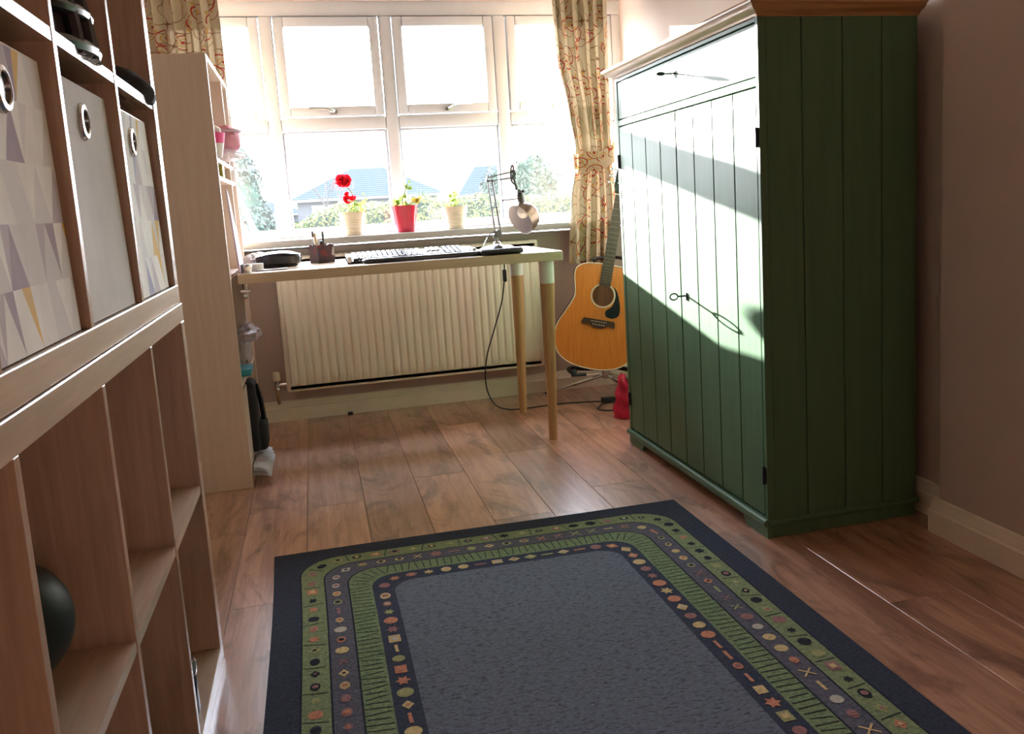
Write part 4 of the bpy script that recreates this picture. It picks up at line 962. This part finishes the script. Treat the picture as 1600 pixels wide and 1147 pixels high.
def shp(kind, cx_, cy_, ang, s, c1, c2):
    ca, sa = math.cos(ang), math.sin(ang)
    def poly(pts, mi, z):
        add(bm, [rw(cx_+(x*ca-y*sa)*s, cy_+(x*sa+y*ca)*s, z) for x, y in pts], [tuple(range(len(pts)))], mi)
    def circ(r, k=10, sq=1): return [(r*math.cos(2*PI*i/k), r*sq*math.sin(2*PI*i/k)) for i in range(k)]
    Z1, Z2 = ZR+.0008, ZR+.0014
    if kind == 'dot': poly(circ(1), c1, Z1)
    elif kind == 'eye': poly(circ(1, 12, .75), c1, Z1); poly(circ(.5, 8), c2, Z2)
    elif kind == 'dia': poly([(1.15, 0), (0, .9), (-1.15, 0), (0, -.9)], c1, Z1); poly(circ(.35, 6), c2, Z2)
    elif kind == 'bar': poly([(1.2, .22), (-1.2, .30), (-1.2, -.22), (1.2, -.30)], c1, Z1)
    elif kind == 'x':
        poly([(1, .8), (.8, 1), (-1, -.8), (-.8, -1)], c1, Z1); poly([(1, -.8), (.8, -1), (-1, .8), (-.8, 1)], c1, Z1+.0002)
    elif kind == 'star': poly([(1.1*math.cos(PI*i/6)*(1 if i % 2 else .55), 1.0*math.sin(PI*i/6)*(1 if i % 2 else .55)) for i in range(12)], c1, Z1)
    elif kind == 'sq': poly([(1, .8), (-1, .8), (-1, -.8), (1, -.8)], c1, Z1); poly([(.5, .4), (-.5, .4), (-.5, -.4), (.5, -.4)], c2, Z2)
def walk(ins, r, step):
    P = rrect(ins, r, 14, 80); P.append(P[0]); acc = 0; out = []
    nxt = step/2
    for a, b in zip(P, P[1:]):
        d = math.hypot(b[0]-a[0], b[1]-a[1])
        while d > 0 and acc+d >= nxt:
            f_ = (nxt-acc)/d; out.append((a[0]+(b[0]-a[0])*f_, a[1]+(b[1]-a[1])*f_, math.atan2(b[1]-a[1], b[0]-a[0]))); nxt += step
        acc += d
    return out
rnd = random.Random(11)
for x, y, a in walk(.096, .10, .052):      # outer green band
    shp(rnd.choice(['eye', 'dot', 'dia', 'star', 'eye', 'sq']), x, y, a, rnd.uniform(.011, .016), rnd.choice([3, 3, 6, 2, 4, 1]), rnd.choice([0, 3, 5, 2]))
for x, y, a in walk(.155, .085, .050):     # purple band
    shp(rnd.choice(['eye', 'dot', 'eye', 'bar', 'x', 'dia']), x, y, a, rnd.uniform(.011, .0155), rnd.choice([0, 0, 5, 1, 4, 2]), rnd.choice([3, 3, 2, 1]))
for x, y, a in walk(.271, .065, .046):     # inner dark band
    shp(rnd.choice(['dot', 'eye', 'dot', 'dia', 'sq', 'star', 'bar']), x, y, a, rnd.uniform(.013, .018), rnd.choice([0, 1, 0, 1, 1, 2, 4]), rnd.choice([0, 1, 2, 5]))
obj('woven_motif', bm, MM, rg, kind='stuff', smooth=False)
bm = B()
def ticks(ins, r, step, half, jit):
    for x, y, a in walk(ins, r, step):
        nx, ny = -math.sin(a), math.cos(a); h = half*rnd.uniform(.75, 1); w = .0012; tx, ty = math.cos(a), math.sin(a); o_ = rnd.uniform(-jit, jit)
        add(bm, [rw(x+nx*h*s1+tx*(w*s2+o_*s1), y+ny*h*s1+ty*(w*s2+o_*s1), ZR+.0006) for s1, s2 in ((-1, -1), (-1, 1), (1, 1), (1, -1))], [(0, 1, 2, 3)])
ticks(.214, .078, .019, .028, .004); ticks(.096, .10, .104, .028, .008)
for ins, r in ((.126, .095), (.184, .085), (.066, .115)):
    P = rrect(ins, r, 14, 60); Q = rrect(ins+.004, max(r-.004, .01), 14, 60); k_ = len(P)
    add(bm, [rw(x, y, ZR+.0005) for x, y in P]+[rw(x, y, ZR+.0005) for x, y in Q], [(i, (i+1) % k_, k_+(i+1) % k_, k_+i) for i in range(k_)])
obj('woven_line', bm, 'mdark', rg, kind='stuff', smooth=False)

# ================================================================== OUTSIDE
bm = B(); box(bm, -60, 120, YG+.2, 160, -.9, -.4); obj('garden_ground', bm, 'grass', None, kind='structure')
def cloud(bm, n, f, s0, s1):
    for k in range(n):
        p, nn = f(); s = random.uniform(s0, s1); q = (Vector(nn)+rv(.8)).to_track_quat('Z', 'Y').to_matrix().to_4x4(); T = Matrix.Translation(p) @ q @ Matrix.Rotation(random.random()*6.28, 4, 'Z')
        add(bm, [(-s, 0, 0), (0, -s*.45, s*.1), (s, 0, 0), (0, s*.45, s*.1)], [(0, 1, 2, 3)], 0, T)
# clipped hedge
def top_h(x): return .80+.26*min(1, max(0, (x+.35)/.8))-.05*min(1, max(0, (x-2.0)/1.0))+.03*math.sin(x*6)+.02*math.sin(x*17)
hd = thing('hedge', (2.0, 12.4, -.4), 'clipped yellow-green hedge outside below the house', 'hedge')
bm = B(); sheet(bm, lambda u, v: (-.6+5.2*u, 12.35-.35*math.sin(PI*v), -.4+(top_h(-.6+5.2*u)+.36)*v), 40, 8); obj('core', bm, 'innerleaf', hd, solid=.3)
def hf():
    x = random.uniform(-.6, 4.4); h = top_h(x)
    if random.random() < .3: return (x, random.uniform(12.0, 12.7), h+random.uniform(-.03, .05)), (0, -.3, 1)
    return (x, 12.0-random.uniform(-.05, .08), random.uniform(.2, h)), (0, -1, .3)
bm = B(); cloud(bm, 9000, hf, .018, .042); obj('foliage', bm, 'hedge', hd, kind='stuff')
# conifer
cn_ = thing('conifer', (-.95, 11.2, -.4), 'tall soft green conifer outside behind the bookcase', 'tree')
def cf():
    v = random.random()**.8; z = -.2+2.45*v; r = .74*(1-v**3.2)**.8*(.95+.07*math.sin(z*9)); a = random.random()*2*PI
    return (-1.12+r*math.cos(a)*random.uniform(.8, 1.08), 11.2+r*math.sin(a)*random.uniform(.8, 1.05), z), (math.cos(a), math.sin(a), .5)
bm = B(); cloud(bm, 14000, cf, .02, .05); obj('foliage', bm, 'conifer', cn_, kind='stuff')
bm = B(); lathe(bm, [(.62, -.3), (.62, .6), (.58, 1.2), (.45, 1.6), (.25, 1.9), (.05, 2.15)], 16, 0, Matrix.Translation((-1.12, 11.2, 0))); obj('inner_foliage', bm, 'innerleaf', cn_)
bm = B(); rod(bm, (-1.12, 11.2, -.4), (-1.12, 11.2, .5), .08, 8); obj('trunk', bm, 'twig', cn_)
# shrubs at right
def bush(x, y, r, zt, mat, label, n=3500, name='shrub'):
    t = thing(name, (x, y, -.4), label, 'shrub', 'shrubs outside the right pane')
    def ff():
        d = rv(1).normalized(); p = Vector((x, y, (zt-.4)/2))+Vector((d.x*r, d.y*r*.8, d.z*(zt+.4)/2))*random.uniform(.75, 1.05)
        p.z = max(p.z, -.38); return p, d
    bm = B(); cloud(bm, n, ff, .025, .055); obj('foliage', bm, mat, t, kind='stuff')
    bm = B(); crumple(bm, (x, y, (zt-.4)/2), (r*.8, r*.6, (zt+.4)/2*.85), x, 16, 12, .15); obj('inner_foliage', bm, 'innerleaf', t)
bush(3.10, 14.9, .36, 1.62, 'conifer', 'blue-green shrub nearest the desk lamp outside the right pane')
bush(4.00, 16.0, .62, 1.95, 'shrub', 'broad pale green bush in the middle of the right pane', 4500)
bush(5.0, 14.5, .60, 1.95, 'shrub', 'green bush outside partly hidden by the tied curtain')
# spiky plant
t = thing('spiky_palm', (1.72, 14, -.4), 'spiky palm-like plant outside above the hedge', 'plant'); bm = B()
for k in range(70):
    a = random.uniform(0, 2*PI); e = random.uniform(.15, 1.45); L = random.uniform(.35, .5); d = Vector((math.cos(a)*math.cos(e), math.sin(a)*math.cos(e), math.sin(e)))
    b0_ = Vector((1.72, 14, .90)); s_ = d.cross(Vector((0, 0, 1))).normalized()*.012; add(bm, [b0_-s_, b0_+s_, b0_+d*L*.6+s_, b0_+d*L-Vector((0, 0, .06)), b0_+d*L*.6-s_], [(0, 1, 2, 3, 4)])
obj('blades', bm, 'shrub', t, kind='stuff'); bm = B(); rod(bm, (1.72, 14, -.4), (1.72, 14, .92), .06, 8); obj('trunk', bm, 'twig', t)
# bare tree
t = thing('bare_tree', (.45, 20, -.4), 'leafless tree outside in front of the hipped roof', 'tree'); bm = B()
def branch(p, d, L, r, dep):
    q = p+d*L; rod(bm, p, q, r, 5, 0, r*.7)
    if dep:
        for k in range(3): branch(p.lerp(q, random.uniform(.6, 1)), (d+rv(.55)+Vector((0, 0, .1))).normalized(), L*.68, r*.62, dep-1)
branch(Vector((.45, 20, -.4)), Vector((0, 0, 1)), 1.1, .03, 4); obj('branches', bm, 'twig', t)
# houses
def house(x0, x1, y, dep, ze, zr, rx0, rx1, label, ov=.3):
    t = thing('house', ((x0+x1)/2, y+dep/2, -.4), label, 'house', 'houses beyond the garden')
    bm = B(); box(bm, x0+ov, x1-ov, y+ov, y+dep-ov, -.4, ze); obj('wall', bm, 'render', t)
    bm = B(); ym = y+dep/2
    add(bm, [(x0, y, ze), (x1, y, ze), (x1, y+dep, ze), (x0, y+dep, ze), (rx0, ym, zr), (rx1, ym, zr)], [(0, 1, 5, 4), (1, 2, 5), (2, 3, 4, 5), (3, 0, 4), (0, 3, 2, 1)]); rf = obj('roof', bm, 'tile', t, smooth=False)
    N = 14
    bm = B()
    for k in range(1, N):
        f = k/N; a = Vector((x0, y, ze)).lerp(Vector((rx0, ym, zr)), f); b = Vector((x1, y, ze)).lerp(Vector((rx1, ym, zr)), f); rod(bm, a, b, .022, 4)
        c_ = Vector((x0, y+dep, ze)).lerp(Vector((rx0, ym, zr)), f); rod(bm, a, c_, .022, 4)
    obj('tile_course', bm, 'tile', rf, kind='stuff')
    bm = B(); box(bm, x0+.02, x1-.02, y-.03, y+.03, ze-.16, ze-.02); obj('gutter', bm, 'lamp_post', t)
    for k in range(3):
        xx = x0+(x1-x0)*(.2+.3*k); bm = B(); box(bm, xx-.5, xx+.5, y+ov-.05, y+ov+.02, .5, ze-.35); w_ = obj('window', bm, 'wplastic', t); bm = B(); box(bm, xx-.42, xx+.42, y+ov-.07, y+ov-.045, .58, ze-.43); obj('pane', bm, 'hglass', w_)
house(-.9, 6.6, 45, 7.5, 1.80, 3.35, 2.3, 4.0, 'pale bungalow with a blue-grey hipped roof behind the geranium')
house(9.0, 15.5, 55, 7, 1.75, 3.6, 10.8, 13, 'hazy hip-roofed house behind the desk lamp')
house(-9.5, -.1, 60, 7, 1.25, 2.3, -5, -3.2, 'far low house seen just right of the conifer')
for (x, y, z, lab) in ((5.13, 35, 2.48, 'pale street lamp outside beside the right cream pot'), (4.2, 40, 3.9, 'taller faint street lamp outside right of the middle mullion')):
    t = thing('street_lamp', (x, y, -.4), lab, 'street lamp', 'street lamps outside'); bm = B(); rod(bm, (x, y, -.4), (x, y, z), .05, 8); obj('post', bm, 'lamp_post', t)
    bm = B(); box(bm, x-.05, x+.32, y-.08, y+.08, z-.03, z+.05, .01); obj('head', bm, 'lamp_post', t)
# white handrail on the step outside
t = thing('garden_handrail', (-.40, 6.0, -.4), 'white slanting handrail outside the lower left pane', 'handrail')
for (a, b, r) in (((-.465, 6.0, 1.20), (-.335, 6.0, .80), .017), ((-.470, 6.0, 1.03), (-.385, 6.0, .80), .010)):
    bm = B(); rod(bm, a, b, r, 10); obj('rail', bm, 'wplastic', t)
bm = B(); rod(bm, (-.335, 6.0, .80), (-.335, 6.0, -.4), .017, 10); rod(bm, (-.385, 6.0, .80), (-.335, 6.0, .80), .010, 8); rod(bm, (-.465, 6.0, 1.20), (-.47, 6.0, -.4), .017, 10); obj('post', bm, 'wplastic', t)
